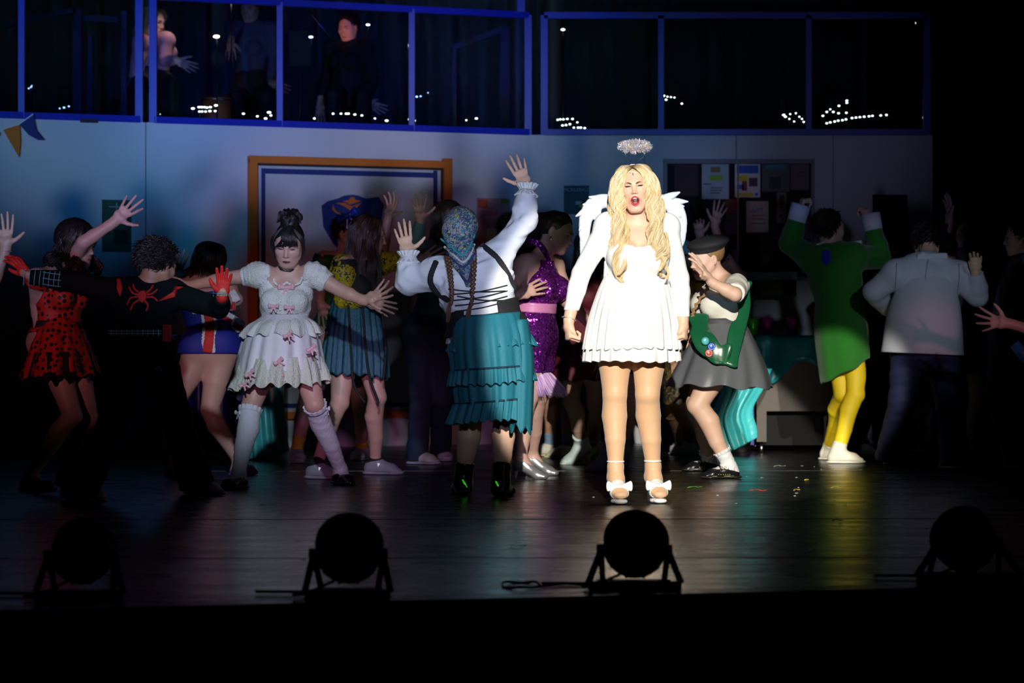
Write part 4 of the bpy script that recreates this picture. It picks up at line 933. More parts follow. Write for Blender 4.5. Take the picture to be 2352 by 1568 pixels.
cloth('tablecloth', 'dark blue plastic cloth hanging from the counter on the left', a-.02, b-.15, 19.3, .6, .838, .62, DBL, 2)
hang('plastic_sheet', 'teal plastic sheet hanging behind the girl in the white lace dress', 18.9, [(575, 800, 640, 800, .06, .05), (565, 900, 648, 896, .10, .1), (568, 980, 655, 970, .12, .15), (572, 1054, 664, 1036, .12, .15)], mat('sea_green_plastic', (.04, .34, .34), .35, bump=.3, bs=18), 8)
# ---------------------------------------------------------------- footlights
PAR = mat('black_housing', (.003, .003, .0035), .8)
def footlight(label, px, py, rpx, bx0, bx1, yb, tilt=25, yaw=0, led=None):
    d = CAMZ*FPX/(yb-784.); c = at(px, py, d); r = rpx/FPX*d; t = thing('stage_light', label, 'stage light', V3(c[0], c[1], 0), 'round stage lights along the front edge')
    fw = nv(V3(math.sin(R(yaw))*math.cos(R(tilt)), math.cos(R(yaw))*math.cos(R(tilt)), math.sin(R(tilt))))
    X = nv(np.cross(fw, V3(0, 0, 1))); Z = np.cross(X, fw); M = np.stack([X, -Z, fw], 1)
    pf = [(.001, -.62*r), (.35*r, -.60*r), (.62*r, -.50*r), (.84*r, -.30*r), (.96*r, -.05*r), (r, .25*r), (1.0*r, .62*r), (1.04*r, .64*r), (1.04*r, .72*r), (.94*r, .72*r), (.92*r, .55*r), (.001, .55*r)]
    mb = MB(); mb.lathe(c, pf, 40, M); H = mb.build('housing', PAR, t, True)
    mb = MB()
    for k in range(10): a = k*math.pi/5; mb.bar(c+M@V3(.45*r*math.cos(a), .45*r*math.sin(a), -.6*r), c+M@V3(.92*r*math.cos(a), .92*r*math.sin(a), -.12*r), .008, .012)
    mb.build('cooling_fins', PAR, H)
    sx = X if X[0] > 0 else -X
    for s_ in (-1, 1):
        k = c+sx*s_*(r*1.04); mb = MB(); mb.lathe(k, [(.001, -.016), (.018, -.014), (.018, .014), (.001, .016)], 14, np.stack([V3(0, 1, 0), V3(0, 0, 1), sx], 1)); mb.build('knob', PAR, t, True)
        f1 = V3(c[0]+s_*(bx1-bx0)*.60/FPX*d, c[1]-.035, .02); f2 = V3(c[0]+s_*(bx1-bx0)*.40/FPX*d, c[1]+.07, .02)
        mb = MB(); mb.bar(k, f1, .022, .006, up=(0, 1, 0)); mb.bar(k, f2, .02, .006, up=(0, 1, 0)); mb.build('yoke_arm', PAR, t)
    mb = MB(); hw = (bx1-bx0)*.60/FPX*d; mb.box((c[0], c[1]-.035, .014), (hw, .012, .014)); mb.box((c[0], c[1]+.05, .012), (hw*.8, .04, .012)); mb.build('base_plate', PAR, t)
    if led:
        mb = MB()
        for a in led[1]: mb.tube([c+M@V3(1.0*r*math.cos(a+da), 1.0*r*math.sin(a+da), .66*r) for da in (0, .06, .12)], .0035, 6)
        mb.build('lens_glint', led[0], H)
    mb = MB(); s_ = led[2] if led and len(led) > 2 else -1
    mb.tube(spline([c+V3(0, .04, -r*.6), V3(c[0]+s_*.10, c[1]-.05, .03), V3(c[0]+s_*.17, c[1]-.045, .012), V3(c[0]+s_*.10, c[1]+.06, .012), V3(c[0]+s_*.3, c[1]+.1, .010)], 24), .005, 6); mb.build('power_cable', WIRE, t, True)
    return t
footlight('black stage light in front of the winged singer', 1457, 1262, 74, 1370, 1548, 1352, 22, 8)
footlight('black stage light at the front edge, left of centre', 800, 1272, 77, 718, 882, 1372, 20, 0)
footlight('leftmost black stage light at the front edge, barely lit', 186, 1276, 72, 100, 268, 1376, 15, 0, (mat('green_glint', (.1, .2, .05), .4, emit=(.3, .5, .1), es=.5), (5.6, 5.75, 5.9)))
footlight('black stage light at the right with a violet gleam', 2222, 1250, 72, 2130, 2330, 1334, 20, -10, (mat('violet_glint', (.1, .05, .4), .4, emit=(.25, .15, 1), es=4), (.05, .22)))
# cable coil and plate on the stage edge
d = 9.15; mb = MB(); c = ground(1196, 1347); mb.tube([c+V3(.06*math.cos(a), .13*math.sin(a), .006+.004*math.sin(3*a)) for a in np.linspace(0, 5.2, 30)]+[c+V3(.15, .06, .006), c+V3(.22, -.03, .006)], .005, 6)
tag(mb.build('cable_coil', WIRE, None, True), 'loose coil of black cable at the stage edge left of the middle light', 'cable')
# bits of tinsel and confetti on the floor
CF = dict(g=mat('green_tinsel', (.15, .8, .1), .3), r=mat('red_confetti', (.9, .08, .03), .4), w=mat('white_confetti', (.8, .8, .7), .4), y=mat('yellow_tinsel', (.8, .6, .1), .3), b=mat('blue_tinsel', (.1, .3, .6), .3))
rg = random.Random(5)
LB = {'g': 'green tinsel strand', 'r': 'red confetti scrap', 'w': 'pale confetti scrap', 'y': 'yellow tinsel strand', 'b': 'blue tinsel strand'}
for px, py, L_, c, wh in [(1594, 1121, 34, 'g', 'in front of the buckled shoes'), (1741, 1128, 34, 'r', 'right of the buckled shoes'), (1897, 1161, 34, 'g', 'in the yellow reflection'), (2053, 1099, 34, 'g', 'below the navy trousers'), (1790, 1072, 24, 'w', 'below the brown counter'), (1922, 1121, 26, 'y', 'in front of the white high tops'), (1380, 1187, 38, 'w', 'below the left bow sandal'), (765, 1180, 30, 'w', 'left of centre'), (604, 1163, 12, 'g', 'left in the dark'), (1190, 1257, 36, 'b', 'left of the middle light'), (1853, 1104, 8, 'y', 'near the right reflection'), (1922, 1198, 22, 'w', 'in the yellow reflection, lowest'), (1066, 1163, 16, 'w', 'under the ankle boots'), (1830, 1127, 12, 'y', 'between the counter and the yellow reflection')]:
    p = ground(px, py); l = L_/FPX*p[1]; mb = MB(); a = rg.uniform(-.3, .3); k = [p+V3((q-.5)*l, math.sin(q*5+px)*l*.35, .004+.006*abs(math.sin(q*4))) for q in np.linspace(0, 1, 7)]
    for u, v in zip(k, k[1:]): mb.bar(u, v, .012 if c != 'r' else .022, .0012)
    tag(mb.build('tinsel_strand' if c in 'gyb' else 'confetti', CF[c]), LB[c]+' on the black floor '+wh, 'confetti')
mb = MB()
for _ in range(70):
    px = rg.gauss(1850, 110) if rg.random() < .6 else rg.uniform(300, 2250); py = rg.uniform(1070, 1300); p = ground(px, py); r_ = rg.uniform(.002, .005); mb.box(p+V3(0, 0, .002), (r_*1.6, r_, .0008), rz=rg.uniform(0, 3))
tag(mb.build('glitter_specks', CF['w']), 'tiny specks of glitter scattered over the black floor', 'glitter', kind='stuff')
# light on the gallery drape
spot('gallery_light', at(1100, 260, 23.2), at(1080, 20, 26.2), 10, (.1, .45, 1), 40, 1, .05)
spot('gallery_light', at(80, 250, 23.6), at(120, 0, 26.2), 5, (.5, .6, .8), 50, 1, .05)
spot('gallery_light', (1.0, 18.5, 4.6), at(1100, 60, 22), 130, (.03, .06, 1), 42, 1, .1)
spot('gallery_light', (-3.2, 17.6, 4.6), at(330, 60, 21), 110, (.03, .06, 1), 42, 1, .1)
# ---------------------------------------------------------------- singer with wings
dA = 13.92
A = Person('person in white minidress with feather wings and tinsel halo, singing', dA,
  dict(head=(1457, 429, -.02), neck=(1466, 515, .02), shl=(1396, 519), shr=(1530, 521), ell=(1335, 628, .02), elr=(1561, 640, .02), wrl=(1306, 735, -.03), wrr=(1569, 735, -.03),
       hipl=(1412, 752, .0), hipr=(1494, 752, .0), knl=(1412, 905, -.02), knr=(1487, 905, -.02), waist=(1462, 630, .02)),
  face=0, hyaw=-4, hpitch=2, hroll=-5, g=1.12, sc=1.0, hs=.90, mouth=1.0, bust=1.15, jaw=.93,
  hl=dict(t=(1305, 772, -.04), n=(1, .3, 0), tv=(.3, -1, 0), fist=True, curl=(1.35, 1.6, 1.0), s=.95), hr=dict(t=(1573, 770, -.04), n=(-1, .3, 0), tv=(-.3, -1, 0), fist=True, curl=(1.35, 1.6, 1.0), s=.95),
  fl=dict(p=(1414, 1155), yaw=8, heel=.085, plat=.028), fr=dict(p=(1500, 1153), yaw=12, heel=.085, plat=.028), legg=1.06)
A.body(.006, .0026, .0030)
face_parts(A.C, A.M, A.hs, A.root, LIPRED, 1.0, BROW, lash=1.8, squint=.72, frown=.55, hp=A.headp, browr=1.45)
# tights
sobj('tights', grow(A.leg['l']+A.leg['r'], .0035)+grow(A.torso[:1]+A.glutes, .003), TIGHTS, A.root, .006, [plane(A.q(.0), A.up)])
WG = mat('white_dress_fabric', (.9, .9, .9), .75)
top(A, 'dress_top', WG, .009, .12, 1.0, arms=('l', 'r'), w=.0010, wf=60, h=.0055, scoop=[(A.q(.96, .07)+V3(x_, 0, 0), (.060, .13, .112)) for x_ in (-.055, -.02, .02, .055)])
for c, sg in (('l', -1), ('r', 1)):
    mb = MB()
    for i in range(26):
        p = A.q(.30+.012*i)+A.ac*sg*(.128*1.12+.006); mb.tube([p+V3(0, -.05, 0), p+V3(sg*.012, -.02, .003), p+V3(sg*.006, .03, 0)], .004, 5)
    mb.build('ruched_side', WG, A.root, True)
sk = skirt('skirt', [(1390, 632, 1532, 632, .115, .0), (1372, 672, 1542, 672, .15, .012), (1352, 740, 1556, 740, .19, .04), (1342, 802, 1562, 800, .215, .06)], dA, WG, A.root, 240, 26, seed=3, solid_=.003, hem=.004, sharp=True)
skirt('underskirt', [(1360, 720, 1548, 720, .17, .02), (1347, 780, 1556, 780, .20, .045), (1342, 830, 1560, 830, .205, .06)], dA, WG, sk, 240, 22, seed=8, solid_=.003, hem=.004, sharp=True)
# hair
g = lambda x, y, z: A.C+A.M@(V3(x, y, z)*A.hs)
BL = [(.86, .66, .36), (.92, .76, .50), (.80, .58, .28), (.95, .86, .68), (.70, .48, .24)]
def capf(g):
    return [el(g(sx*.050, -.01, .045), np.array((.056, .078, .070)), A.M, .02) for sx in (-1, 1)]
hc = hair_cap(A, mat('blonde_hair_base', (.66, .47, .25), .5), (.086, .102, .082), (0, -.022, .030), extra=capf, h=.004)
G_ = []
for sx in (-1, 1):
    for i in range(13):
        u = i/12; y0 = .055-.13*u
        out = .088+.020*math.sin(u*3.1)
        out = .078+.026*math.sin(.5+u*2.4)
        pts = [g(sx*.003, .050-.10*u, .112), g(sx*(.048+.006*u), .052-.09*u, .104), g(sx*(out), y0-.002, .045), g(sx*(out+.016), y0+.012, -.05), g(sx*(out+.028-.02*(1-u)), y0+.03, -.13), g(sx*(out+.020-.012*(1-u)), y0+.06, -.24), g(sx*(out+.018+.012*(u)), y0+.10, -.36), g(sx*(out+.010+.018*math.sin(i*2.)), y0+.115, -.47-.05*math.sin(i*1.7))]
        G_.append((pts, [.004, .014, .018, .020, .022, .021, .018, .004]))
for sx in (-1, 1):
    for i in range(4):
        v = i/3; G_.append(([g(sx*.003, .058-.02*v, .110), g(sx*(.030+.006*v), .080-.02*v, .096), g(sx*(.056+.010*v), .076-.012*v, .060), g(sx*(.070+.010*v), .062, .010), g(sx*(.076+.012*v), .056, -.06), g(sx*(.084+.012*v), .062, -.14), g(sx*(.080+.01*v), .095, -.25), g(sx*(.072+.02*v), .135, -.36-.03*i)], [.004, .008, .010, .012, .016, .018, .016, .004]))
P_, R_, C_ = locks(G_, 110, 70, 3, .026, 4.0, .0014, BL, .16)
W_ = np.clip((np.linspace(0, 1, 70)-.15)/.3, 0, 1)[None, :, None]; Pm = P_.copy(); Pm[:, 1:-1] = (P_[:, :-2]+P_[:, 2:])/2
P0_ = locks(G_, 110, 70, 3, .0, 4.0, .0014, BL, .16)[0]; P_ = P0_+(P_-P0_)*W_
C_ = np.repeat(C_[:, None, :], P_.shape[1], 1); t_ = np.linspace(0, 1, P_.shape[1])
dk = np.clip(1.25-t_/.16, 0, 1)[None, :, None]; C_ = C_*(1-dk)+np.array((.13, .07, .035))*dk
hm = strands('hair_locks', P_, R_, C_, HAIR, hc, 4)
# headband with halo
mb = MB(); mb.tube([g(.086*math.cos(a)*1.0, .0, .045+.078*math.sin(a)) for a in np.linspace(.0, math.pi, 20)], .0022, 6); 
hc_ = at(1458, 336, dA-.02)
mb.tube([g(0, 0, .123), hc_+V3(-.045, -.02, -.05), hc_+V3(-.06, -.03, 0)], .0016, 6); mb.tube([g(0, 0, .123), hc_+V3(.045, -.02, -.05), hc_+V3(.06, -.03, 0)], .0016, 6)
hb = mb.build('halo_headband', METAL, A.root, True)
rg = np.random.RandomState(2); n = 3200; a = rg.uniform(0, 2*np.pi, n); base = np.stack([.062*np.cos(a), .050*np.sin(a), .016*np.sin(a)*1.0], 1)+hc_; dr = rg.normal(size=(n, 3)); dr /= np.linalg.norm(dr, axis=1)[:, None]
ln = rg.uniform(.012, .030, n)[:, None]; Pp = np.stack([base, base+dr*ln*.5, base+dr*ln], 1)
cs = np.array([(.85, .85, .9), (.7, .5, .7), (.4, .7, .75), (.8, .75, .5), (.6, .6, .65), (.9, .6, .7)])[rg.randint(6, size=n)]
TN = nodes('iridescent_tinsel', .3, .5); a_ = TN[3]('ShaderNodeAttribute', attribute_name='Col'); TN[4](a_.outputs['Color'], TN[2].inputs['Base Color'])
strands('tinsel', Pp, np.tile([.0011, .0012, .0005], (n, 1)), cs, TN[0], hb, 3)
def fs(x, z, o=.001):
    ys = np.linspace(.13, 0, 131); f = evalp(A.headp, [g(x, y, z) for y in ys]); i = int(np.argmax(f < 0)); return g(x, ys[i]+o, z)
mb = MB(); mb.tube([fs(x, .078-5*x*x) for x in np.linspace(-.055, .055, 23)], .0016, 6); mb.tube([fs(0, .077), fs(0, .064), fs(0, .055)], [.0015, .0032, .0012], 6); mb.build('forehead_chain', METAL, A.root, True)
mb = MB(); pass
for sx in (-1, 1): mb = MB(); mb.tube([g(sx*.078, .012, -.03), g(sx*.08, .014, -.05)], [.003, .009], 8); mb.build('earring', METAL, A.root, True)
mb = MB(); w = A.J['wrl']; ax = nv(A.J['wrl']-A.J['ell']); s_ = nv(np.cross(ax, V3(0, 1, 0))); q_ = np.cross(ax, s_)
for i in range(26): a = i*2*math.pi/26; mb.blob(w-ax*.006+s_*.034*math.cos(a)+q_*.030*math.sin(a), .0036, None, 6, 4)
mb.build('bracelet', METAL, A.root, True)
# wings: curved arches with overlapping feathers
FEA = mat('feather_white', (.60, .66, .74), .8, bump=.3, bs=150)
for sg, c, tips in ((-1, (1378, 500), [(1416, 452), (1352, 452), (1338, 470), (1322, 497), (1336, 492), (1332, 514), (1330, 530), (1338, 545), (1336, 568), (1334, 590), (1344, 520), (1349, 545), (1342, 600)]), (1, (1545, 500), [(1562, 441), (1581, 463), (1572, 474), (1564, 500), (1567, 524), (1566, 546), (1563, 560), (1552, 470), (1565, 575), (1557, 590), (1560, 540)])):
    arch = [at(1457+sg*30, 475, dA+.14), at(1457+sg*60, 462, dA+.17), at(1457+sg*92, 475, dA+.16), at(1457+sg*106, 510, dA+.15), at(1457+sg*(104 if sg > 0 else 112), 560, dA+.14)]
    if sg < 0: arch = [at(1430, 475, dA+.14), at(1400, 462, dA+.17), at(1365, 468, dA+.16), at(1346, 500, dA+.15), at(1342, 550, dA+.14)]
    S = spline(arch, 14); ps = [rc(S[i], S[i+1], .020+.012*math.sin(i/13*3.1), .020+.012*math.sin((i+1)/13*3.1), .02, V3(0, 1, 0), .6, .6) for i in range(13)]
    ps += [rc(S[i], at(1457+sg*75, 560, dA+.12), .020, .016, .02, V3(0, 1, 0), .6, .6) for i in (6,)]
    wg = sobj('wing', ps, mat('wing_fluff', (.62, .68, .76), .9, bump=.4, bs=120), A.root, .005)
    for i, tp in enumerate(tips):
        T_ = at(tp[0], tp[1], dA+.13+.012*(i % 3)); b_ = S[min(13, 3+int(i*10/len(tips)))]; dd = T_-b_; T_ = b_+dd*1.0; b_ = b_-dd*.3
        u = nv(np.cross(dd, V3(0, 1, 0))); L_ = np.linalg.norm(T_-b_); mb = MB(); pl = []
        for t_ in np.linspace(0, 1, 9): pl.append((b_+(T_-b_)*t_, .021*max(0, math.sin(min(1, t_*.95+.08)*3.1))**.7+.0008))
        vs = []; 
        for q, ww in pl:
            for k, o in ((-1, .0), (-.5, .004), (0, .007), (.5, .004), (1, 0)): vs.append(q+u*ww*k+V3(0, -o, 0))
        mb.add(vs, [(r_*5+k, r_*5+k+1, r_*5+k+6, r_*5+k+5) for r_ in range(8) for k in range(4)]); mb.build('feather', FEA, wg, True, .0018)
# platform sandals
SH = mat('white_satin', (.85, .85, .86), .35)
for c in 'lr':
    f = A.feet[c]; G, D, X, H, pl = f['G'], f['D'], f['X'], f['H'], f['pl']; z = V3(0, 0, 1); M = np.stack([X, D, z], 1)
    p = lambda y, zz, x=0: G+D*y+X*x+z*zz
    hz = .030+H
    so = [rc(p(.06, .014), p(.10, .014), .034, .040, .01, z, .42, .38), rc(p(.10, .014), p(.135, .014), .040, .034, .01, z, .38, .4)]
    so += [rc(p(.06, .026), p(0, .045+.4*H), .030, .030, .012, nv(z+D*.5), .4, .4), rc(p(0, .045+.4*H), p(-.035, hz-.012), .030, .030, .012, nv(z+D*.4), .35, .4)]
    s_ = sobj('sandal', so, SH, A.root, .0035, [plane(p(0, 0), -z)])
    sobj('heel', [rc(p(-.036, hz-.02), p(-.036, .01), .025, .018, .01)], SH, s_, .0035, [plane(p(0, 0), -z)])
    ps = grow(foot_prims(f)[2:], .006)
    sobj('toe_band', ps, mat('pleated_satin', (.85, .85, .86), .5, bump=.8, bs=60, stretch=(1, 1, 6)), s_, .003, [plane(p(.065, 0), -D), plane(p(.118, 0), D), plane(p(0, .03), -z)])
    bow('bow', p(.108, .082), X, z*1-D*.1, .066, SH, s_, False)
    an = f['an']; mb = MB(); ax = nv(A.J['kn'+c]-an); q = an+ax*.03
    mb.tube([q+X*.040*math.cos(a)+D*(.041*math.sin(a)) for a in np.linspace(0, 2*math.pi, 24)], .0048, 6, cap=False)
    for sx in (-1, 1): mb.tube([q+X*.03*sx-D*.028, p(-.045, hz+.03, .024*sx), p(-.04, hz-.005, .028*sx)], .0045, 6)
    mb.build('ankle_strap', SH, s_, True)
# ---------------------------------------------------------------- girl in the white lace doll dress
B = Person('person in white lace doll dress and knee socks, arms spread wide', 15.5,
  dict(head=(664, 560, -.03), neck=(659, 634, .03), shl=(603, 630), shr=(716, 628), ell=(520, 640, .05), elr=(785, 668, -.03), wrl=(442, 655, .08), wrr=(838, 692, -.08),
       hipl=(622, 790), hipr=(688, 790), knl=(575, 938, -.12), knr=(722, 928, -.12), waist=(655, 722, .02)),
  face=0, hyaw=-6, hpitch=24, hroll=3, g=.98, skin=SKIN2,
  hl=dict(t=(402, 668, .08), n=(0, -1, 0), tv=(0, 0, 1), sp=.2), hr=dict(t=(884, 668, -.12), n=(0, -.8, .5), tv=(0, 0, -1), sp=.33, th=1.0, curl=((.1, .1, .1), (.15, .2, .1), (.2, .2, .1), (.1, .1, .1))),
  fl=dict(p=(548, 1122), yaw=-25), fr=dict(p=(782, 1112), yaw=25))
B.body(.007, .0030, .0034)
PLUM = mat('dark_plum_lips', (.10, .03, .03), .35)
face_parts(B.C, B.M, B.hs, B.root, PLUM, 0, mat('black_brows', (.015, .01, .01), .8), lash=1.2, squint=.85, lid=mat('purple_eyeshadow', (.22, .10, .16), .6), frown=.5, hp=B.headp)
LACE = mat('white_lace', (.78, .80, .80), .85, bump=.9, bs=130); LACE2 = mat('cream_lace_trim', (.66, .72, .62), .9, bump=1., bs=90); PINKR = mat('pink_ribbon', (.75, .42, .50), .4); LAV = mat('white_satin_tiers', (.74, .74, .82), .55, bump=.4, bs=30)
top(B, 'dress_bodice', LACE, .009, .16, .93, w=.0016, wf=90, scoop=[(B.q(1.0, .06), (.100, .12, .085))])
for c in 'lr':
    sl = sleeve(B, c, LACE, t1=.27, t=.012, puff=.070, w=.004, wf=90, seed=3, pc=.13)
band(B, 'bodice_ruffle', [(628, 640), (634, 652), (650, 655), (658, 648), (670, 655), (688, 650), (694, 636)], .006, LACE, grow(B.torso, .009), .004, w=.007)
for (x, y, s_) in ((657, 660, .048), (628, 703, .030), (664, 706, .030), (655, 738, .05)):
    c = raysurf(grow(B.torso, .012), x, y, B.d-.4, B.d+.3, .012); bow('bow', c, V3(1, 0, 0), V3(0, 0, 1), s_, PINKR, B.root)
for y in (691, 711): mb = MB(); mb.blob(raysurf(grow(B.torso, .010), 644, y, B.d-.4, B.d+.3, .004), .006); mb.build('button', TEETH, B.root, True)
sk = skirt('skirt', [(608, 722, 702, 722, .12, .0), (570, 755, 726, 752, .20, .03), (550, 815, 738, 808, .25, .05), (540, 862, 745, 850, .27, .055)], B.d, LAV, B.root, 200, 13, seed=4, hem=.008)
skirt('peplum_tier', [(610, 728, 702, 727, .125, .01), (575, 745, 725, 742, .19, .06), (553, 772, 738, 768, .23, .09)], B.d, LACE, sk, 200, 15, seed=6, hem=.01)
skirt('lace_tier', [(552, 825, 738, 818, .255, .04), (536, 865, 750, 850, .285, .07), (527, 893, 756, 877, .30, .10)], B.d, LACE2, sk, 240, 19, seed=9, hem=.014)
for (x, y) in ((573, 858), (642, 868), (640, 830), (662, 768), (715, 800), (560, 882)):
    bow('ribbon', at(x, y, B.d-.29), V3(.8, 0, .6), V3(-.6, 0, .8), .03, PINKR, sk)
SOCK = mat('white_knee_sock', (.72, .76, .85), .85, bump=.3, bs=200)
for c in 'lr':
    an = B.J['an'+c]; kn = B.J['kn'+c]; L_ = np.linalg.norm(kn-an); so = sock(B, c, SOCK, hi=L_*.97, t=.005); frill('sock_ruffle', an+nv(kn-an)*L_*.93, kn-an, .060, .064, .03, SOCK, so, 14, .06)
    sgn = -1 if c == 'l' else 1; bow('sock_bow', an+nv(kn-an)*L_*.93+V3(sgn*.062, -.02, 0), V3(.5, -.8, 0), V3(0, 0, 1), .03, SOCK, so)
    shoe(B, c, 'mary', BLACKG, sole=BLACKG)
mb = MB(); nkc = lerp(B.neckp[1]['a'], B.neckp[1]['b'], .42); mx = nv(B.neckp[1]['b']-B.neckp[1]['a']); X_ = nv(np.cross(mx, V3(0, 1, 0))); Y_ = np.cross(mx, X_)
for k_ in (-.006, 0, .006): mb.tube([nkc+mx*k_+X_*.0545*math.cos(a)+Y_*.0545*math.sin(a) for a in np.linspace(0, 2*math.pi, 30)], .0045, 6, cap=False)
ch = mb.build('choker', BLACK, B.root, True)
mb = MB()
for a in np.linspace(-.35, .35, 6): mb.blob(nkc+X_*.0595*math.sin(a)+Y_*(.0595*math.cos(a) if Y_[1] < 0 else -.0595*math.cos(a)), .003, None, 6, 4)
mb.build('studs', METAL, ch, True)
gB = lambda x, y, z: B.C+B.M@V3(x, y, z)
hc = hair_cap(B, BLKHAIR, (.080, .1, .088), extra=lambda g: [el(g(0, -.045, .125), (.055, .055, .042), B.M, .02)])
G_ = []
for i in range(16):
    u = i/15; G_.append(([gB(-.03+.02*u, .03, .118), gB(-.035+.055*u, .085, .095), gB(-.055+.075*u, .105, .060), gB(-.065+.125*u, .098, .030-.012*u)], [.005, .008, .008, .004]))
for sx in (-1, 1):
    for i in range(4): G_.append(([gB(sx*.03, .04, .11), gB(sx*.080, .03+.01*i, .05), gB(sx*.083, .015+.01*i, -.02), gB(sx*.075, .0+.01*i, -.08)], [.005, .01, .008, .002]))
    for i in range(6): a = i; G_.append(([gB(0, -.045, .15), gB(sx*.05*math.cos(a), -.045+.05*math.sin(a), .165), gB(sx*.075*math.cos(a+.6), -.045+.06*math.sin(a+.6), .12)], [.006, .012, .004]))
PP = locks(G_, 50, 20, 4, .003, 2, .0016, BLKH+[(.03, .02, .04)]); strands('hair_locks', *PP, HAIR, hc)
mb = MB(); mb.bar(gB(.012, .112, .052), gB(.022, .110, .040), .004, .003); mb.bar(gB(.018, .112, .054), gB(.014, .112, .036), .004, .003); mb.build('hair_clip', METAL, hc)
for sx in (-1, 1): mb = MB(); mb.blob(gB(sx*.080, .002, -.034), .006); mb.build('earring', TEETH, B.root, True)
# ---------------------------------------------------------------- dancer with head scarf seen from behind
C = Person('person in teal ruffled skirt and printed headscarf, seen from behind, arms up', 14.55,
  dict(head=(1056, 528, -.02), neck=(1078, 600, -.01), shl=(1000, 628, .0), shr=(1140, 590, .0), ell=(938, 650, .03), elr=(1204, 510, .03), wrl=(938, 588, .05), wrr=(1210, 432, .06),
       hipl=(1092, 800), hipr=(1160, 796), knl=(1082, 958, .05), knr=(1160, 962, .05), waist=(1104, 705, -.02)),
  face=180, hyaw=172, hpitch=8, hroll=-12, g=1.36, fem=1, armg=1.28, legg=1.12, bust=1.0,
  hl=dict(t=(924, 520, .06), n=(0, 1, 0), tv=(1, 0, .2), sp=.13, th=1.05), hr=dict(t=(1178, 354, .08), n=(0, 1, 0), tv=(-1, 0, 0), sp=.17, th=.85),
  fl=dict(p=(1064, 1136), yaw=190), fr=dict(p=(1150, 1140), yaw=165))
C.body(.007, .004, .0034)
BL_ = mat('white_blouse', (.78, .82, .90), .65)
top(C, 'blouse', BL_, .012, .17, .99, arms=('l', 'r'), w=.0050, wf=62, extra=[rc(lerp(C.J['el'+c], C.J['wr'+c], .1), lerp(C.J['el'+c], C.J['wr'+c], .55), .062, .060, .03) for c in 'lr'])
for c in 'lr': W_ = C.J['wr'+c]; ax = nv(W_-C.J['el'+c]); frill('cuff_ruffle', lerp(C.J['el'+c], W_, .93), ax, .034, .055, .035, LACE, C.root, 15, .12); frill('cuff_ruffle', lerp(C.J['el'+c], W_, .93), -ax, .036, .058, .03, LACE, C.root, 15, .12)
TS = grow(C.torso, .014)
vest = sobj('corset', grow(C.torso[:3], .032)+[el(C.q(.38, -.17)+V3(-.01, 0, 0), (.10, .13, .17), None, .004, -1)], BLACK, C.root, .006, [plane(C.q(.24), -C.up), plane(C.q(.52), C.up)])
band(C, 'corset_strap', [(1002, 600), (988, 640), (1000, 668), (1030, 690)], .01, BLACK, TS, .004, w=.015); band(C, 'corset_strap', [(1106, 562), (1140, 590), (1166, 628), (1182, 665)], .01, BLACK, TS, .004, w=.015)
for (a, b) in (((1040, 676), (1165, 655)), ((1040, 690), (1165, 668)), ((1045, 702), (1165, 680)), ((1045, 715), (1170, 690)), ((1060, 725), (1175, 712)), ((1030, 664), (1160, 668)), ((1050, 680), (1160, 690))):
    band(C, 'lace_cord', [a, ((a[0]+b[0])/2, (a[1]+b[1])/2+4), b], .0035, BLACK, grow(C.torso, .014), .003, vest)
TQ = mat('teal_ruffled_cloth', (.012, .17, .24), .7, bump=.15, bs=80); TQD = mat('dark_teal_edge', (.004, .03, .06), .8)
sk = skirt('skirt', [(1040, 730, 1196, 716, .20, .01), (1030, 785, 1216, 772, .27, .03), (1038, 870, 1222, 855, .27, .045), (1050, 950, 1216, 935, .26, .05)], C.d, TQ, C.root, 260, 17, seed=12, hem=.008)
for i, (a, b, sd) in enumerate((((1038, 772, 1214, 760, .225, .02), (1030, 806, 1228, 792, .265, .09), 4), ((1035, 850, 1220, 838, .275, .04), (1030, 886, 1227, 872, .30, .07), 5), ((1046, 926, 1216, 912, .265, .05), (1031, 972, 1216, 956, .30, .09), 6))):
    mid = tuple((q+w)/2 for q, w in zip(a, b)); skirt('ruffle_tier', [a, mid, b], C.d, TQ, sk, 320, 31, seed=sd, hem=.007, m=12)
    skirt('ruffle_seam', [(a[0], a[1]-2, a[2], a[3]-2, a[4]+.006, a[5]), (a[0]-1, a[1]+2, a[2]+1, a[3]+2, a[4]+.010, a[5])], C.d, TQD, sk, 320, 31, seed=sd, m=3, solid_=.003)
skirt('skirt_flap', [(1176, 735, 1212, 733, .12, .03), (1172, 850, 1226, 830, .16, .07), (1168, 985, 1222, 985, .16, .10)], C.d-.04, TQ, sk, 140, 7, seed=22, hem=.02)
for c in 'lr':
    sh_ = shoe(C, c, 'boot', BLACKG, sole=BLACKG); an = C.J['an'+c]; mb = MB()
    f = C.feet[c]; q = f['G']-f['D']*.052+V3(0, -.004, .06); mb.tube([q+V3(-.012, 0, .022), q+V3(0, -.006, .0), q+V3(.012, -.01, -.018)], [.004, .007, .003], 6); mb.build('green_tab', mat('neon_green', (.05, .8, .02), .4, emit=(.05, .8, .02), es=.4), sh_, True)
SCF = print_mat('floral_scarf', [(.02, .05, .14), (.10, .22, .30), (.02, .10, .20), (.30, .14, .22), (.04, .20, .22), (.35, .33, .05), (.22, .26, .34), (.015, .02, .06), (.01, .02, .05), (.02, .05, .12)], 130, .7)
gC = lambda x, y, z: C.C+C.M@V3(x, y, z)
ps = [el(gC(0, -.012, .025), (.092, .108, .100), C.M, .02), rc(gC(0, -.07, -.02), at(1066, 600, C.d-.14), .075, .062, .03, V3(0, 1, 0), .45, .4), rc(at(1066, 600, C.d-.14), at(1076, 652, C.d-.17), .060, .016, .02, V3(0, 1, 0), .3, .4), el(gC(0, .12, -.04), (.07, .09, .11), C.M, .01, -1)]
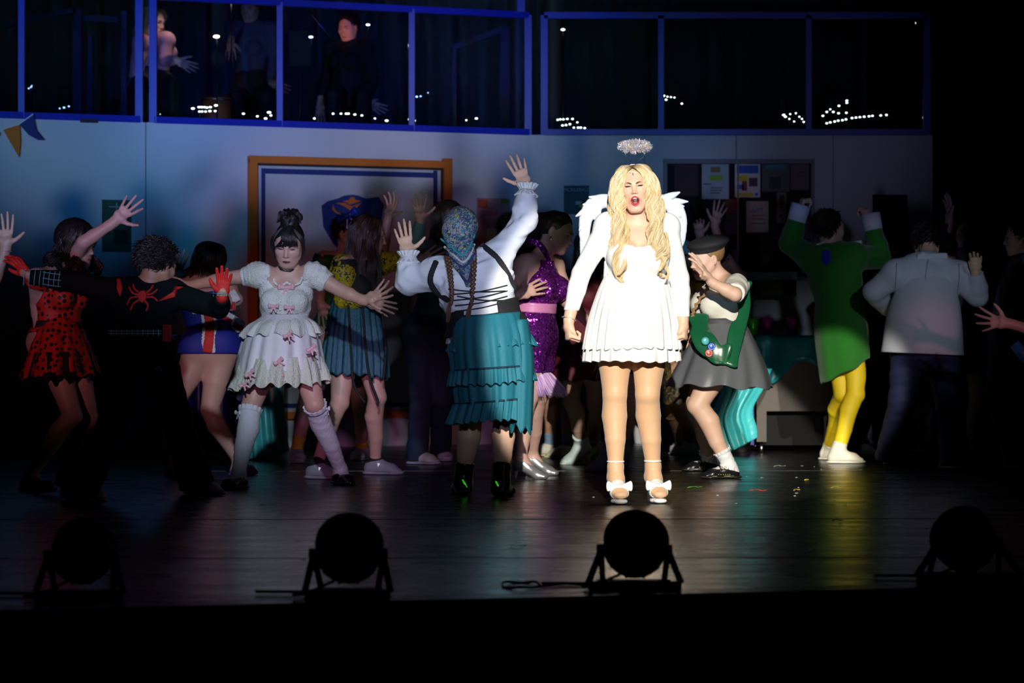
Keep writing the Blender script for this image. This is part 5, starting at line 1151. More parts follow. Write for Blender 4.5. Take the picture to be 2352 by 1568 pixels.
sc_ = sobj('headscarf', ps, SCF, C.root, .005, None, wrinkle(.003, 60, 3, (.3, 0, 1)))
for pts, m_ in ((((1020, 566), (1045, 588), (1064, 602), (1080, 585), (1090, 560)), mat('scarf_light_border', (.45, .50, .55), .7)), (((1026, 580), (1046, 600), (1064, 614), (1082, 596), (1092, 572)), mat('scarf_navy_border', (.01, .03, .12), .7)), (((1012, 548), (1040, 570), (1062, 586), (1080, 564), (1090, 538)), mat('scarf_teal_border', (.02, .25, .30), .7)), (((1056, 624), (1064, 638), (1075, 648), (1080, 630), (1084, 612)), mat('scarf_navy_border', (.01, .03, .12), .7))):
    band(C, 'scarf_border', pts, .004, m_, ps[:3], .0, sc_, w=.007, n=20)
AUB = mat('auburn_hair', (.10, .04, .02), .45)
braid('braid', [at(1086, 575, C.d-.10), at(1088, 610, C.d-.16), at(1086, 660, C.d-.18), at(1082, 705, C.d-.17)], .017, AUB, C.root); braid('braid', [at(1028, 590, C.d-.12), at(1034, 630, C.d-.16), at(1038, 670, C.d-.17), at(1036, 700, C.d-.16)], .015, AUB, C.root)
for x, y in ((1080, 718), (1034, 712)):
    G_ = [([at(x, y-16, C.d-.17), at(x-3, y+4, C.d-.175), at(x-6, y+26, C.d-.17)], [.008, .014, .010])]; strands('braid_tail', *locks(G_, 120, 10, 2, .002, 1, .0014, [(.14, .06, .03)]), HAIR, C.root)
# ---------------------------------------------------------------- girl with black beret
D = Person('person in black beret, white shirt and grey satin skirt, hand to face', 16.5,
  dict(head=(1624, 592, .0), neck=(1662, 645, .02), shl=(1640, 668, .17), shr=(1692, 655, -.15), ell=(1600, 700, .2), elr=(1688, 676, -.42), wrl=(1606, 740, .06), wrr=(1632, 648, -.44),
       hipl=(1640, 800, .09), hipr=(1672, 802, -.09), knl=(1600, 925, .10), knr=(1602, 930, -.15), waist=(1664, 728, .02)),
  face=-72, hyaw=-66, hpitch=14, hroll=6, g=1.1, legg=1.1, armg=1.05, bust=1.15,
  hl=dict(t=(1600, 775, .02), n=(0, 1, 0), tv=(-1, 0, 0)), hr=dict(t=(1601, 590, -.46), n=(-1, .2, 0), tv=(-.9, -.5, -.3), sp=.18, th=1.15, curl=((.2, .25, .2), (.12, .2, .15), (.1, .15, .15), (.1, .1, .1)), s=1.05),
  fl=dict(p=(1628, 1082), yaw=-75), fr=dict(p=(1674, 1099), yaw=-78))
D.body(.007, .003, .0032)
face_parts(D.C, D.M, D.hs, D.root, LIPNAT, 0, mat('blond_brows', (.3, .18, .08), .8), lash=.5, squint=.35, hp=D.headp)
SHT = mat('cream_shirt', (.80, .76, .66), .75)
shirt = top(D, 'shirt', SHT, .012, .10, .97, w=.0018, wf=45)
for c in 'lr': sleeve(D, c, SHT, t1=.44, t=.016, w=.002, puff=.066)
frill('collar', D.q(.98), D.nk-D.pel+V3(0, 0, .05), .070, .085, -.045, SHT, shirt, 3, .08)
GS = mat('grey_satin', (.13, .135, .15), .35, bump=.1, bs=20)
sk = skirt('skirt', [(1608, 738, 1710, 736, .12, .0), (1582, 790, 1738, 792, .22, .035), (1552, 848, 1762, 852, .30, .055), (1534, 884, 1772, 890, .33, .07)], D.d, GS, D.root, 220, 9, seed=31, hem=.010)
skirt('waistband', [(1607, 732, 1711, 730, .125, .0), (1604, 748, 1714, 746, .135, .01)], D.d, mat('grey_waistband', (.06, .06, .07), .6), sk, 120, 9, seed=3, m=4)
for c in 'lr':
    so = sock(D, c, WHITE, hi=.085, t=.007, wrk=.002); frill('sock_frill', D.J['an'+c]+nv(D.J['kn'+c]-D.J['an'+c])*.07, D.J['kn'+c]-D.J['an'+c], .046, .05, .02, WHITE, so, 14, .07)
    sh_ = shoe(D, c, 'mary', BLACKG, sole=mat('dark_rubber_sole', (.02, .017, .01), .35)); f = D.feet[c]; G_, Df, Xf = f['G'], f['D'], f['X']
    mb = MB(); pts = [G_+Df*(.05+.095*math.cos(a))+Xf*.047*math.sin(a)*(1 if math.cos(a) < 0 else .95)+V3(0, 0, .027) for a in np.linspace(0, 2*math.pi, 44)]
    for q in pts: mb.blob(q, (.0035, .0035, .0022), None, 6, 4)
    mb.build('yellow_stitching', mat('yellow_thread', (.85, .6, .05), .5), sh_, True)
    for k_ in (.035, .060):
        mb = MB(); mb.tube([G_+Df*k_+Xf*.040*math.cos(a)+V3(0, 0, .042+.036*math.sin(a)) for a in np.linspace(-.2, math.pi+.2, 12)], .006, 6); mb.build('strap', BLACKG, sh_, True)
    mb = MB(); sg = 1 if Xf[1] < 0 else -1; b_ = G_+Df*.045+Xf*sg*.040+V3(0, 0, .062)
    for q in (-.011, .011): mb.ring(b_+Df*q, np.stack([Df, Xf*sg, V3(0, 0, 1)], 1), .010, .002, 12, 6)
    mb.build('buckle', mat('brass', (.7, .5, .15), .3, 1), sh_, True)
gD = lambda x, y, z: D.C+D.M@V3(x, y, z)
sobj('beret', [el(gD(0, -.025, .085), (.115, .130, .040), D.M, .03), el(gD(0, -.01, .052), (.087, .104, .030), D.M, .02), rc(gD(0, -.025, .12), gD(0, -.025, .137), .005, .003, .005)], BLACK, D.root, .005)
hc = hair_cap(D, mat('dark_blond_hair', (.28, .15, .06), .5), (.080, .097, .080))
braid('braid', [gD(.075, -.035, -.02), gD(.080, -.050, -.06), gD(.070, -.02, -.11), at(1625, 660, D.d-.12), at(1597, 705, D.d-.16), at(1590, 730, D.d-.16)], .018, mat('dark_blond_hair', (.28, .15, .06), .5), hc)
mb = MB(); mb.blob(gD(-.080 if D.M[1, 0] > 0 else .080, .0, -.035), .0045); mb.build('earring', METAL, D.root, True)
SASH = mat('green_satin_sash', (.01, .11, .045), .25, bump=.1, bs=20)
SP = grow(D.torso, .03)
ps = []
def strip3(pts, w):
    out = []; S = spline(pts, 60)
    for a, b in zip(S, S[1:]): out.append(rc(a, b, .006, .006, .012, nv(np.cross(b-a, V3(0, 1, 0)))*1.0, w/.006, w/.006))
    return out
ps = strip3([at(1708, 645, D.d+.0), at(1708, 700, D.d-.13), at(1696, 760, D.d-.24), at(1684, 800, D.d-.29), at(1674, 838, D.d-.33)], .026)+strip3([at(1604, 722, D.d-.14), at(1610, 770, D.d-.26), at(1632, 800, D.d-.31), at(1672, 818, D.d-.33)], .034)
sash = sobj('sash', ps, SASH, D.root, .005, None, wrinkle(.002, 40, 4, (1, 0, 1)))
for (x, y, c1, c2) in ((1620, 783, (.1, .55, .5), (.05, .2, .5)), (1634, 796, (.02, .1, .6), (.7, .75, .8)), (1628, 811, (.6, .05, .03), (.8, .8, .8))):
    p = at(x, y, D.d-.325); M_ = np.stack([V3(1, 0, 0), V3(0, 0, 1), V3(0, -1, 0)], 1); mb = MB(); mb.lathe(p, [(.001, .012), (.016, .012), (.022, .008), (.024, 0), (.001, 0)], 24, M_); pn = mb.build('badge', mat('badge_%d' % x, c1, .25), sash, True)
    mb = MB(); mb.ring(p+V3(0, -.0115, 0), np.eye(3), .017, .0015, 20, 5); mb.bar(p+V3(-.008, -.0125, -.006), p+V3(.008, -.0125, .006), .004, .001) if x != 1628 else [mb.bar(p+V3(-.009*math.cos(a), -.0125, -.009*math.sin(a)), p+V3(.009*math.cos(a), -.0125, .009*math.sin(a)), .004, .001) for a in (0, 1.05, 2.1)]
    mb.build('badge_print', mat('badgep_%d' % x, c2, .3), pn, True)
# ---------------------------------------------------------------- dancer in green coat and yellow tights
E = Person('person in green coat with white cuffs and bright yellow tights, back turned', 18.5,
  dict(head=(1905, 524, .0), neck=(1908, 572), shl=(1862, 592, .04), shr=(1962, 590, -.04), ell=(1814, 558, -.12), elr=(2020, 592, .10), wrl=(1834, 490, -.14), wrr=(2003, 512, .12),
       hipl=(1918, 772, .03), hipr=(1958, 770, -.03), knl=(1936, 905, -.02), knr=(1966, 905, -.10)),
  face=140, hyaw=118, hpitch=0, hroll=-6, g=1.1, fem=0, legg=.85, armg=1.15,
  hl=dict(t=(1846, 452, -.14), n=(1, .3, 0), tv=(0, 1, 0), fist=True, curl=(1.2, 1.4, .9)), hr=dict(t=(1990, 475, .12), n=(-.8, .5, 0), tv=(-1, 0, 0), fist=True, curl=(1.0, 1.3, .9)),
  fl=dict(p=(1906, 1056), yaw=82), fr=dict(p=(1925, 1064), yaw=82))
E.body(.008, .004, .004)
face_parts(E.C, E.M, E.hs, E.root, LIPNAT, 0, BROW, .3, .3, hp=E.headp)
GRN = mat('green_felt', (.02, .20, .015), .9, sheen=.3, bump=.15, bs=200); YEL = mat('yellow_tights', (.85, .60, .01), .6, bump=.1, bs=60); WC = mat('white_cuff', (.72, .76, .85), .8)
coat = top(E, 'coat', GRN, .028, .22, 1.0, arms=('l', 'r'), w=.003, wf=28, scoop=[(at(1895, 578, E.d-.14), (.055, .08, .10))])
skirt('coat_skirt', [(1892, 628, 1962, 628, .08, .0), (1876, 690, 1980, 690, .16, .01), (1872, 760, 1992, 752, .20, .03), (1880, 830, 1997, 795, .20, .05), (1888, 880, 1998, 818, .19, .06)], E.d, GRN, coat, 160, 6, seed=44, hem=.006, solid_=.012)
sobj('undershirt', grow(E.torso[3:5], .012), mat('royal_blue_shirt', (.01, .04, .50), .7), E.root, .007, [plane(E.q(.6), -E.up), plane(E.q(1.0), E.up)])
sobj('tights', grow(E.leg['l']+E.leg['r'], .012)+grow(E.torso[:1], .005), YEL, E.root, .007, [plane(E.q(.1), E.up), plane((0, 0, .09), (0, 0, -1))], wrinkle(.004, 24, 3, (.4, .2, 1)))
for c in 'lr':
    A_, W_ = E.J['el'+c], E.J['wr'+c]; ax = nv(W_-A_); mb = MB(); x = nv(np.cross(ax, V3(0, 1, 0))); y = np.cross(ax, x); q0 = W_-ax*.05
    mb.lathe(q0, [(.050, 0), (.062, .0), (.066, .11), (.060, .112), (.054, .01)], 26, np.stack([x, y, ax], 1)); mb.build('cuff', WC, E.root, True)
    shoe(E, c, 'hightop', mat('white_canvas', (.75, .70, .58), .8, bump=.2, bs=120), WHITE, mat('white_rubber', (.78, .74, .62), .5))
sobj('collar', [rc(at(1930, 566, E.d-.06), at(1975, 556, E.d-.02), .012, .016, .01, V3(0, 1, 0), 1.8, 2.), rc(at(1875, 562, E.d-.03), at(1893, 556, E.d-.06), .006, .008, .01)], WC, E.root, .005)
short_hair(E, BRNC, BRNH, 4, 1500, .06)
# ---------------------------------------------------------------- dancer in white coat
F = Person('person in white lab coat and navy trousers, seen from behind', 17.9,
  dict(head=(2128, 560, .20), neck=(2128, 602, .06), shl=(2058, 628), shr=(2202, 630), ell=(2008, 668, .05), elr=(2246, 680, .0), wrl=(2040, 712, .22), wrr=(2240, 628, -.08),
       hipl=(2088, 790), hipr=(2160, 790), knl=(2072, 920, .06), knr=(2180, 925, .02)),
  face=180, hyaw=178, hpitch=38, g=1.3, fem=0, legg=1.05, armg=1.15,
  hl=dict(t=(2060, 740, .3), n=(0, 1, 0), tv=(1, 0, 0)), hr=dict(t=(2243, 585, -.10), n=(0, .9, .1), tv=(-1, .2, 0), curl=(.9, 1.5, 1.0), fist=True),
  fl=dict(p=(2044, 1066), yaw=165), fr=dict(p=(2194, 1076), yaw=200))
F.body(.008, .005, .004)
LC = mat('white_lab_coat', (.60, .64, .72), .7)
coat = top(F, 'lab_coat', LC, .026, .22, .98, arms=('l', 'r'), w=.004, wf=26, seed=9)
skirt('coat_skirt', [(2075, 630, 2186, 632, .09, .0), (2048, 690, 2202, 694, .18, .01), (2034, 740, 2208, 745, .215, .02), (2028, 780, 2210, 790, .22, .03), (2024, 808, 2211, 816, .22, .035)], F.d, LC, coat, 160, 5, seed=51, solid_=.005)
FS = grow(F.torso, .028); SM = mat('coat_seam', (.42, .45, .52), .8)
band(F, 'back_seam', [(2132, 596), (2122, 660), (2108, 740)], .0035, SM, FS, .006, coat); band(F, 'shoulder_seam', [(2060, 605), (2058, 640), (2056, 668)], .003, SM, FS, .006, coat); band(F, 'shoulder_seam', [(2203, 605), (2203, 645), (2197, 678)], .003, SM, FS, .006, coat)
sobj('collar', [rc(at(2110, 590, F.d-.03), at(2172, 588, F.d-.03), .014, .014, .01, V3(0, 0, 1), 1.6, 1.6), rc(at(2100, 592, F.d+.02), at(2120, 582, F.d-.03), .01, .014, .01)], LC, coat, .005)
trousers(F, mat('navy_trousers', (.018, .022, .09), .8), .028, .02)
for c in 'lr': shoe(F, c, 'sneaker', mat('white_leather', (.55, .54, .45), .4), None, mat('white_rubber', (.78, .74, .62), .5))
short_hair(F, BLKHAIR, BLKH, 6, 700, .07)
# ---------------------------------------------------------------- purple sequin dress
GP = Person('person in purple sequin halter dress facing right, hand on hip', 16.4,
  dict(head=(1278, 532, .0), neck=(1242, 590, .0), shl=(1208, 612, -.10), shr=(1268, 612, .14), ell=(1178, 672, -.16), elr=(1306, 690, .1), wrl=(1190, 678, -.26), wrr=(1345, 735, .1),
       hipl=(1222, 768, -.06), hipr=(1240, 768, .08), knl=(1214, 912, -.05), knr=(1238, 908, .08), waist=(1228, 690)),
  face=66, hyaw=72, hpitch=22, hroll=4, g=1.08, armg=1.25, skin=SKIN2, bust=1.1,
  hl=dict(t=(1224, 664, -.24), n=(0, 1, -.2), tv=(0, 0, 1)), hr=dict(t=(1372, 758, .1), n=(0, -1, 0), tv=(0, 0, 1)),
  fl=dict(p=(1197, 1100), yaw=72, heel=.05), fr=dict(p=(1222, 1092), yaw=76, heel=.05))
GP.body(.007, .003, .0036)
face_parts(GP.C, GP.M, GP.hs, GP.root, mat('berry_lips', (.4, .08, .10), .4), 0, mat('black_brows', (.015, .01, .01), .8), .8, .55, hp=GP.headp)
SQ = sequin_mat('purple_sequins', (.16, .01, .30), (.55, .08, .75), 120)
T_ = grow(GP.torso[:9], .010)
sobj('dress', T_+[rc(GP.J['hipl'], lerp(GP.J['hipl'], GP.J['knl'], .62), .10, .090, .04), rc(GP.J['hipr'], lerp(GP.J['hipr'], GP.J['knr'], .62), .10, .090, .04), el(at(1196, 600, GP.d-.12), (.062, .12, .105), None, .01, -1)], SQ, GP.root, .006, [plane(lerp(GP.J['hipl'], GP.J['knl'], .60), V3(0, 0, -1)), plane(GP.q(.97), GP.up)], wrinkle(.0012, 40, 3))
mb = MB(); 
band(GP, 'halter_strap', [(1216, 552), (1238, 560), (1252, 580), (1262, 610)], .01, SQ, GP.torso+GP.neckp, .002, w=.018)
sobj('belt', grow(GP.torso[1:3], .018), mat('pink_satin', (.62, .22, .45), .35), GP.root, .006, [plane(GP.q(.34), -GP.up), plane(GP.q(.47), GP.up)], wrinkle(.002, 60, 4, (0, 0, 1)))
G_ = []
for i in range(15): a = 2*math.pi*i/15; c0 = V3(at(1232, 870, GP.d)[0]+.075*math.cos(a), GP.d+.09*math.sin(a), CAMZ+(784-868)/FPX*GP.d); G_.append(([c0+V3(0, 0, .02), c0+V3(.02+.02*math.cos(a), 0, -.03), c0+V3(.045+.04*math.cos(a), .0, -.09)], [.015, .022, .03]))
strands('fur_trim', *locks(G_, 130, 8, 5, .004, 1, .0016, [(.62, .38, .72), (.75, .5, .8), (.4, .2, .55)]), HAIR, GP.root)
hc = hair_cap(GP, BRNC, (.080, .1, .088), extra=lambda g: [el(g(0, -.115, .03), (.045, .04, .045), GP.M, .02)]); gg = lambda x, y, z: GP.C+GP.M@V3(x, y, z)
G_ = [([gg(x*.8, .050, .098-abs(x)*.3), gg(x, .01, .114-abs(x)*.4), gg(x*1.0, -.06, .095-abs(x)*.5), gg(x*.4, -.11, .04)], [.006, .01, .01, .01]) for x in np.linspace(-.078, .078, 15)]
strands('hair_locks', *locks(G_, 70, 16, 5, .002, 1, .0014, BLKH), HAIR, hc)
mb = MB(); e_ = gg(-.082 if gg(-.08, 0, 0)[1] < gg(.08, 0, 0)[1] else .082, .004, -.036); mb.tube([e_, e_+V3(0, 0, -.03)], [.004, .006], 6); mb.build('earring', METAL, GP.root, True)
for c in 'lr': shoe(GP, c, 'pump', mat('silver_leather', (.75, .76, .82), .28, .8))
# ---------------------------------------------------------------- dancer in black suit with red markings
H = Person('person in black bodysuit with red back emblem and red gloves, arms outstretched', 14.1,
  dict(head=(362, 606, .0), neck=(336, 660), shl=(272, 672, .0), shr=(396, 676), ell=(176, 648, .03), elr=(502, 706, -.02), wrl=(66, 636, .05), wrr=(510, 684, -.16),
       hipl=(284, 800), hipr=(352, 800), knl=(262, 965, .10), knr=(404, 955, .03)),
  face=170, hyaw=140, hpitch=22, g=1.08, fem=0, armg=1.1, skin=SKIN3,
  hl=dict(t=(34, 592, .03), s=.8, n=(0, -.6, -.8), tv=(-.5, 0, -1), curl=(.25, .4, .3), sp=.2), hr=dict(t=(514, 640, -.18), s=.82, n=(0, -1, 0), tv=(-1, 0, 0), sp=.16),
  fl=dict(p=(182, 1153), yaw=140), fr=dict(p=(452, 1136), yaw=60))
H.body(.008, .004, .0036)
RED = mat('red_fabric', (.55, .015, .01), .7); SUIT = mat('black_stretch_suit', (.004, .006, .008), .9, spec=.15)
suit = top(H, 'bodysuit', SUIT, .012, -.02, 1.0, arms=('l', 'r'), w=.002, wf=40); HS = grow(H.torso+H.arm['l'][:3]+H.arm['r'][:3], .013)
# abstract red splayed emblem
emb = blotch(H, 'back_emblem', [(322, 668), (332, 666), (338, 676), (334, 690), (326, 696), (318, 688), (314, 676)], RED, HS, .002, suit)
for pts in (((318, 670), (308, 662), (306, 652)), ((316, 676), (304, 672), (296, 658)), ((316, 682), (300, 684), (292, 700)), ((320, 688), (306, 698), (300, 712)), ((336, 672), (346, 664), (352, 654)), ((338, 676), (350, 674), (362, 664)), ((337, 682), (352, 682), (362, 692)), ((332, 690), (340, 700), (336, 714))):
    band(H, 'emblem_stroke', pts, .004, RED, HS, .003, emb, w=.0055)
blotch(H, 'shoulder_patch', [(362, 692), (378, 682), (400, 668), (404, 654), (428, 655), (408, 662), (402, 682)], RED, HS, .004, suit); blotch(H, 'shoulder_patch', [(268, 640), (276, 636), (282, 662), (276, 682), (268, 664)], RED, HS, .004, suit)
WEB = mat('pale_blue_lines', (.15, .42, .50), .6)
for x0, x1, c in ((62, 140, 'l'),):
    for x in (58, 70, 82, 94, 103, 115, 127, 138): band(H, 'net_line', [(x, 616+.05*x), (x-3, 634+.05*x), (x-4, 652+.05*x)], .0022, WEB, HS, .002, suit)
    for y in (624, 638, 652): band(H, 'net_line', [(98, y), (120, y+4), (140, y+6)], .0022, WEB, HS, .002, suit)
for x in (490, 500, 510, 520): band(H, 'net_line', [(x, 656), (x+1, 668), (x, 680)], .002, WEB, HS, .002, suit)
for y in (662, 672): band(H, 'net_line', [(488, y), (505, y+3), (524, y)], .002, WEB, HS, .002, suit)
bl = sobj('belt', grow(H.torso[:3], .018), BLACK, H.root, .007, [plane(H.q(.18), -H.up), plane(H.q(.27), H.up)])
for y in (760, 766): band(H, 'net_line', [(250+ (i*12), y) for i in range(11)], .0022, WEB, grow(H.torso, .02), .002, bl)
for x in range(256, 368, 12): band(H, 'net_line', [(x, 756), (x, 770)], .0022, WEB, grow(H.torso, .02), .002, bl)
for c in 'lr': sobj('glove', grow(H.hand[c]+[rc(lerp(H.J['el'+c], H.J['wr'+c], .9), H.J['wr'+c], .027, .024, .01)], .0025), RED, H.root, .0036)
tr = trousers(H, mat('black_jeans', (.006, .007, .008), .95, spec=.1), .022, .025)
for (x, y, r_) in ((361, 846, 9), (371, 851, 4), (364, 872, 11)):
    pts = [(x+r_*(1 if i % 2 == 0 else .38)*math.sin(i*math.pi/5), y-r_*(1 if i % 2 == 0 else .38)*math.cos(i*math.pi/5)) for i in range(10)]
    blotch(H, 'star_patch', pts, mat('pale_star', (.30, .50, .55), .6), [rc(H.J['hipr'], H.J['knr'], .118, .085)]+grow(H.torso, .01), .003, tr)
blotch(H, 'red_tag', [(374, 745), (394, 745), (394, 784), (374, 784)], mat('dark_red', (.22, .01, .01), .7), [rc(H.J['hipr'], H.J['knr'], .118, .085)]+grow(H.torso, .02), .003, tr)
for c in 'lr': shoe(H, c, 'sneaker', mat('white_canvas_shoe', (.5, .48, .48), .7), None, mat('grey_rubber', (.35, .35, .35), .6))
short_hair(H, BLKHAIR, BLKH, 8, 1800, .055, (.090, .107, .096))
# ---------------------------------------------------------------- polka dot dress
I = Person('person in red dress with black polka dots, bare arm raised', 15.2,
  dict(head=(176, 560, .03), neck=(140, 618, .03), shl=(84, 640, -.12), shr=(152, 622, .12), ell=(85, 700, .0), elr=(192, 556, -.12), wrl=(90, 760, -.05), wrr=(262, 510, -.14),
       hipl=(112, 790, -.02), hipr=(160, 790, .03), knl=(167, 955, -.12), knr=(205, 962, .05), waist=(134, 715)),
  face=50, hyaw=66, hpitch=12, g=.95, skin=SKIN2, legg=.95, armg=.95,
  hl=dict(t=(96, 800, -.05), n=(1, 0, 0), tv=(0, -1, 0)), hr=dict(t=(300, 474, -.15), n=(.2, -1, 0), tv=(.6, 0, -1), sp=.26, th=1.0, curl=((.3, .3, .2), (.05, .1, .1), (.05, .1, .1), (.2, .2, .1))),
  fl=dict(p=(70, 1126), yaw=60), fr=dict(p=(152, 1112), yaw=55))
I.body(.008, .0035, .0036)
face_parts(I.C, I.M, I.hs, I.root, LIPNAT, 0, BROW, .5, .4, hp=I.headp)
PD = dots_mat('red_polka_cloth', (.60, .02, .01), (.006, .003, .003), 32, .36)
top(I, 'dress_bodice', PD, .009, .18, .86, w=.0012); sobj('belt', grow(I.torso[1:3], .014), BLACK, I.root, .006, [plane(I.q(.25), -I.up), plane(I.q(.36), I.up)])
sk = skirt('skirt', [(98, 730, 172, 728, .11, .01), (78, 780, 196, 778, .20, .05), (62, 830, 214, 826, .26, .08), (50, 862, 222, 858, .29, .10)], I.d, PD, I.root, 200, 11, seed=61, hem=.012)
skirt('underskirt', [(72, 810, 205, 806, .24, .06), (52, 868, 222, 864, .285, .12)], I.d, mat('black_tulle', (.01, .01, .012), .9), sk, 200, 17, seed=62, hem=.02, m=12)
for c in 'lr': shoe(I, c, 'flat', BLACKG)
long_hair(I, BLKHAIR, BLKH, .12, 60, .03, .02, 7, r=(.095, .12, .11)); 
# ---------------------------------------------------------------- raised hand at the left edge
J_ = Person('person reaching in at the left edge, raised open hand with bracelet', 15.0,
  auto(-110, 560, 15.0, 30, shr=(-45, 680, 0), elr=(-22, 662, -.1), wrr=(14, 572, -.12), hipl=(-150, 800), hipr=(-80, 800)), face=30, hyaw=40, skin=SKIN2,
  hl=dict(t=(-150, 840)), hr=dict(t=(13, 486, -.12), n=(0, -1, 0), tv=(1, 0, 0), sp=.15, th=.95), fl=dict(p=(-140, 1125), yaw=20), fr=dict(p=(-80, 1130), yaw=30))
J_.body(.009, .006, .0034); top(J_, 'dark_top', BLACK, .01, .0, .97); trousers(J_, BLACK, .02)
mb = MB(); 
for a in np.linspace(0, 2*math.pi, 20, endpoint=False): mb.blob(J_.J['wrr']+V3(.031*math.cos(a), .026*math.sin(a), -.012), .0035, None, 6, 4)
mb.build('bracelet', METAL, J_.root, True); short_hair(J_, BLKHAIR, BLKH, 3, 500)
for c in 'lr': shoe(J_, c, 'sneaker', BLACK)
# ---------------------------------------------------------------- union flag dress
K = Person('person in union flag minidress bending forward, seen from behind', 16.7,
  dict(head=(482, 600, .18), neck=(462, 640, .10), shl=(405, 668, .08), shr=(524, 664, .08), ell=(392, 690, .12), elr=(544, 688, .02), wrl=(400, 640, .3), wrr=(508, 676, .3),
       hipl=(462, 800), hipr=(512, 800), knl=(402, 925, -.05), knr=(482, 940, -.02)),
  face=165, hyaw=150, hpitch=15, g=1.05, skin=SKIN2, legg=1.05,
  hl=dict(t=(410, 605, .35)), hr=dict(t=(480, 670, .4)), fl=dict(p=(404, 1096), yaw=200), fr=dict(p=(548, 1092), yaw=150))
K.body(.009, .005, .005)
FN = mat('flag_blue', (.012, .02, .28), .7); FR_ = mat('flag_red', (.55, .02, .02), .7); FW = mat('flag_white', (.65, .66, .72), .7)
KS_ = grow(K.cones+K.glutes, .012)+[rc(K.J['hip'+c], lerp(K.J['hip'+c], K.J['kn'+c], .3), .115, .115, .03) for c in 'lr']
dr = sobj('minidress', KS_, FN, K.root, .006, [plane(K.q(.74), K.up), plane(at(490, 812, K.d), (0, 0, -1))])
for pts, w, o in ((((478, 712), (482, 760), (478, 808)), .046, .002), (((418, 676), (450, 694), (480, 712)), .040, .002), (((480, 712), (520, 730), (556, 752)), .040, .002), (((480, 706), (512, 695), (545, 676)), .036, .002), (((440, 706), (480, 702), (540, 698)), .04, .002)):
    band(K, 'white_stripe', pts, .01, FW, KS_, o, dr, w=w, flat=.12)
for pts, w, o in ((((478, 712), (482, 760), (476, 808)), .030, .006), (((420, 678), (450, 696), (478, 712)), .020, .006), (((480, 714), (520, 733), (556, 756)), .018, .006), (((430, 702), (480, 706), (540, 702)), .026, .007)):
    band(K, 'red_stripe', pts, .01, FR_, KS_, o, dr, w=w, flat=.16)
long_hair(K, BLKHAIR, BLKH, .16, 40, .02, .01, 9)
for c in 'lr': shoe(K, c, 'flat', mat('violet_shoe', (.35, .08, .5), .5))
# ---------------------------------------------------------------- yellow lace sleeves, teal tulle skirt
L = Person('person with yellow lace sleeves, teal tulle skirt and grey running shoes', 16.7,
  dict(head=(846, 538, .0), neck=(822, 590, .0), shl=(786, 608, -.12), shr=(860, 604, .12), ell=(790, 690, -.12), elr=(905, 602, .15), wrl=(840, 690, -.2), wrr=(955, 604, .2),
       hipl=(796, 780, -.04), hipr=(838, 780, .05), knl=(780, 925, -.14), knr=(866, 912, -.05), waist=(812, 690)),
  face=60, hyaw=92, hpitch=12, g=1.0, skin=SKIN2,
  hl=dict(t=(868, 700, -.2)), hr=dict(t=(985, 590, .2)), fl=dict(p=(728, 1100), yaw=72), fr=dict(p=(862, 1090), yaw=76))
L.body(.008, .003, .005)
face_parts(L.C, L.M, L.hs, L.root, LIPNAT, 0, BROW, .5, .4, hp=L.headp)
YL = print_mat('yellow_black_lace', [(.50, .38, .01), (.55, .42, .02), (.02, .02, .01), (.45, .34, .01)], 70, .6, 2.5)
top(L, 'black_top', BLACK, .010, .1, .97)
for c in 'lr': sleeve(L, c, YL, t1=.93, t=.016, puff=.078, w=.003)
sobj('collar', grow(L.neckp[:1], .006), mat('yellow_collar', (.55, .42, .01), .6), L.root, .005, [plane(L.q(1.06), -L.up), plane(L.q(1.14), L.up)])
TU = mat('teal_tulle', (.015, .10, .16), .5, bump=.6, bs=14, stretch=(14, 14, 1.2), var=.5)
sk = skirt('skirt', [(772, 664, 862, 664, .12, .01), (756, 730, 876, 728, .19, .06), (746, 800, 888, 805, .23, .09), (740, 852, 892, 868, .25, .10)], L.d, TU, L.root, 240, 17, seed=71, hem=.01)
for pts in (((800, 700), (806, 800), (812, 880), (838, 925)), ((832, 690), (840, 800), (850, 870), (868, 920), (866, 930)), ((878, 720), (886, 800), (880, 872))):
    mb = MB(); mb.tube(spline([at(x, y, L.d-.27) for x, y in pts], 16), .008, 6); mb.build('ribbon_strip', BLACK, sk, True)
long_hair(L, BRNC, BRNH+[(.05, .03, .05)], .30, 90, .0, .010, 11)
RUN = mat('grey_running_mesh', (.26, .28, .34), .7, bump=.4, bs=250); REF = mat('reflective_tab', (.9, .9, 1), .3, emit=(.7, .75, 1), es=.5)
for c in 'lr':
    s_ = shoe(L, c, 'chunky', RUN, RUN, mat('mauve_sole', (.30, .26, .34), .6)); sock(L, c, BLACK, hi=.03); f = L.feet[c]; q = f['G']+f['D']*.03+f['X']*(.041 if f['X'][1] < 0 else -.041)+V3(0, 0, .045)
    mb = MB(); mb.bar(q, q+f['D']*.003+V3(0, -.004, .026), .010, .012); mb.build('reflective_tab', REF, s_); mb = MB(); q2 = q-f['D']*.055+V3(0, 0, .015); mb.bar(q2, q2+f['D']*.022+V3(0, 0, -.008), .006, .006); mb.build('reflective_strip', REF, s_)
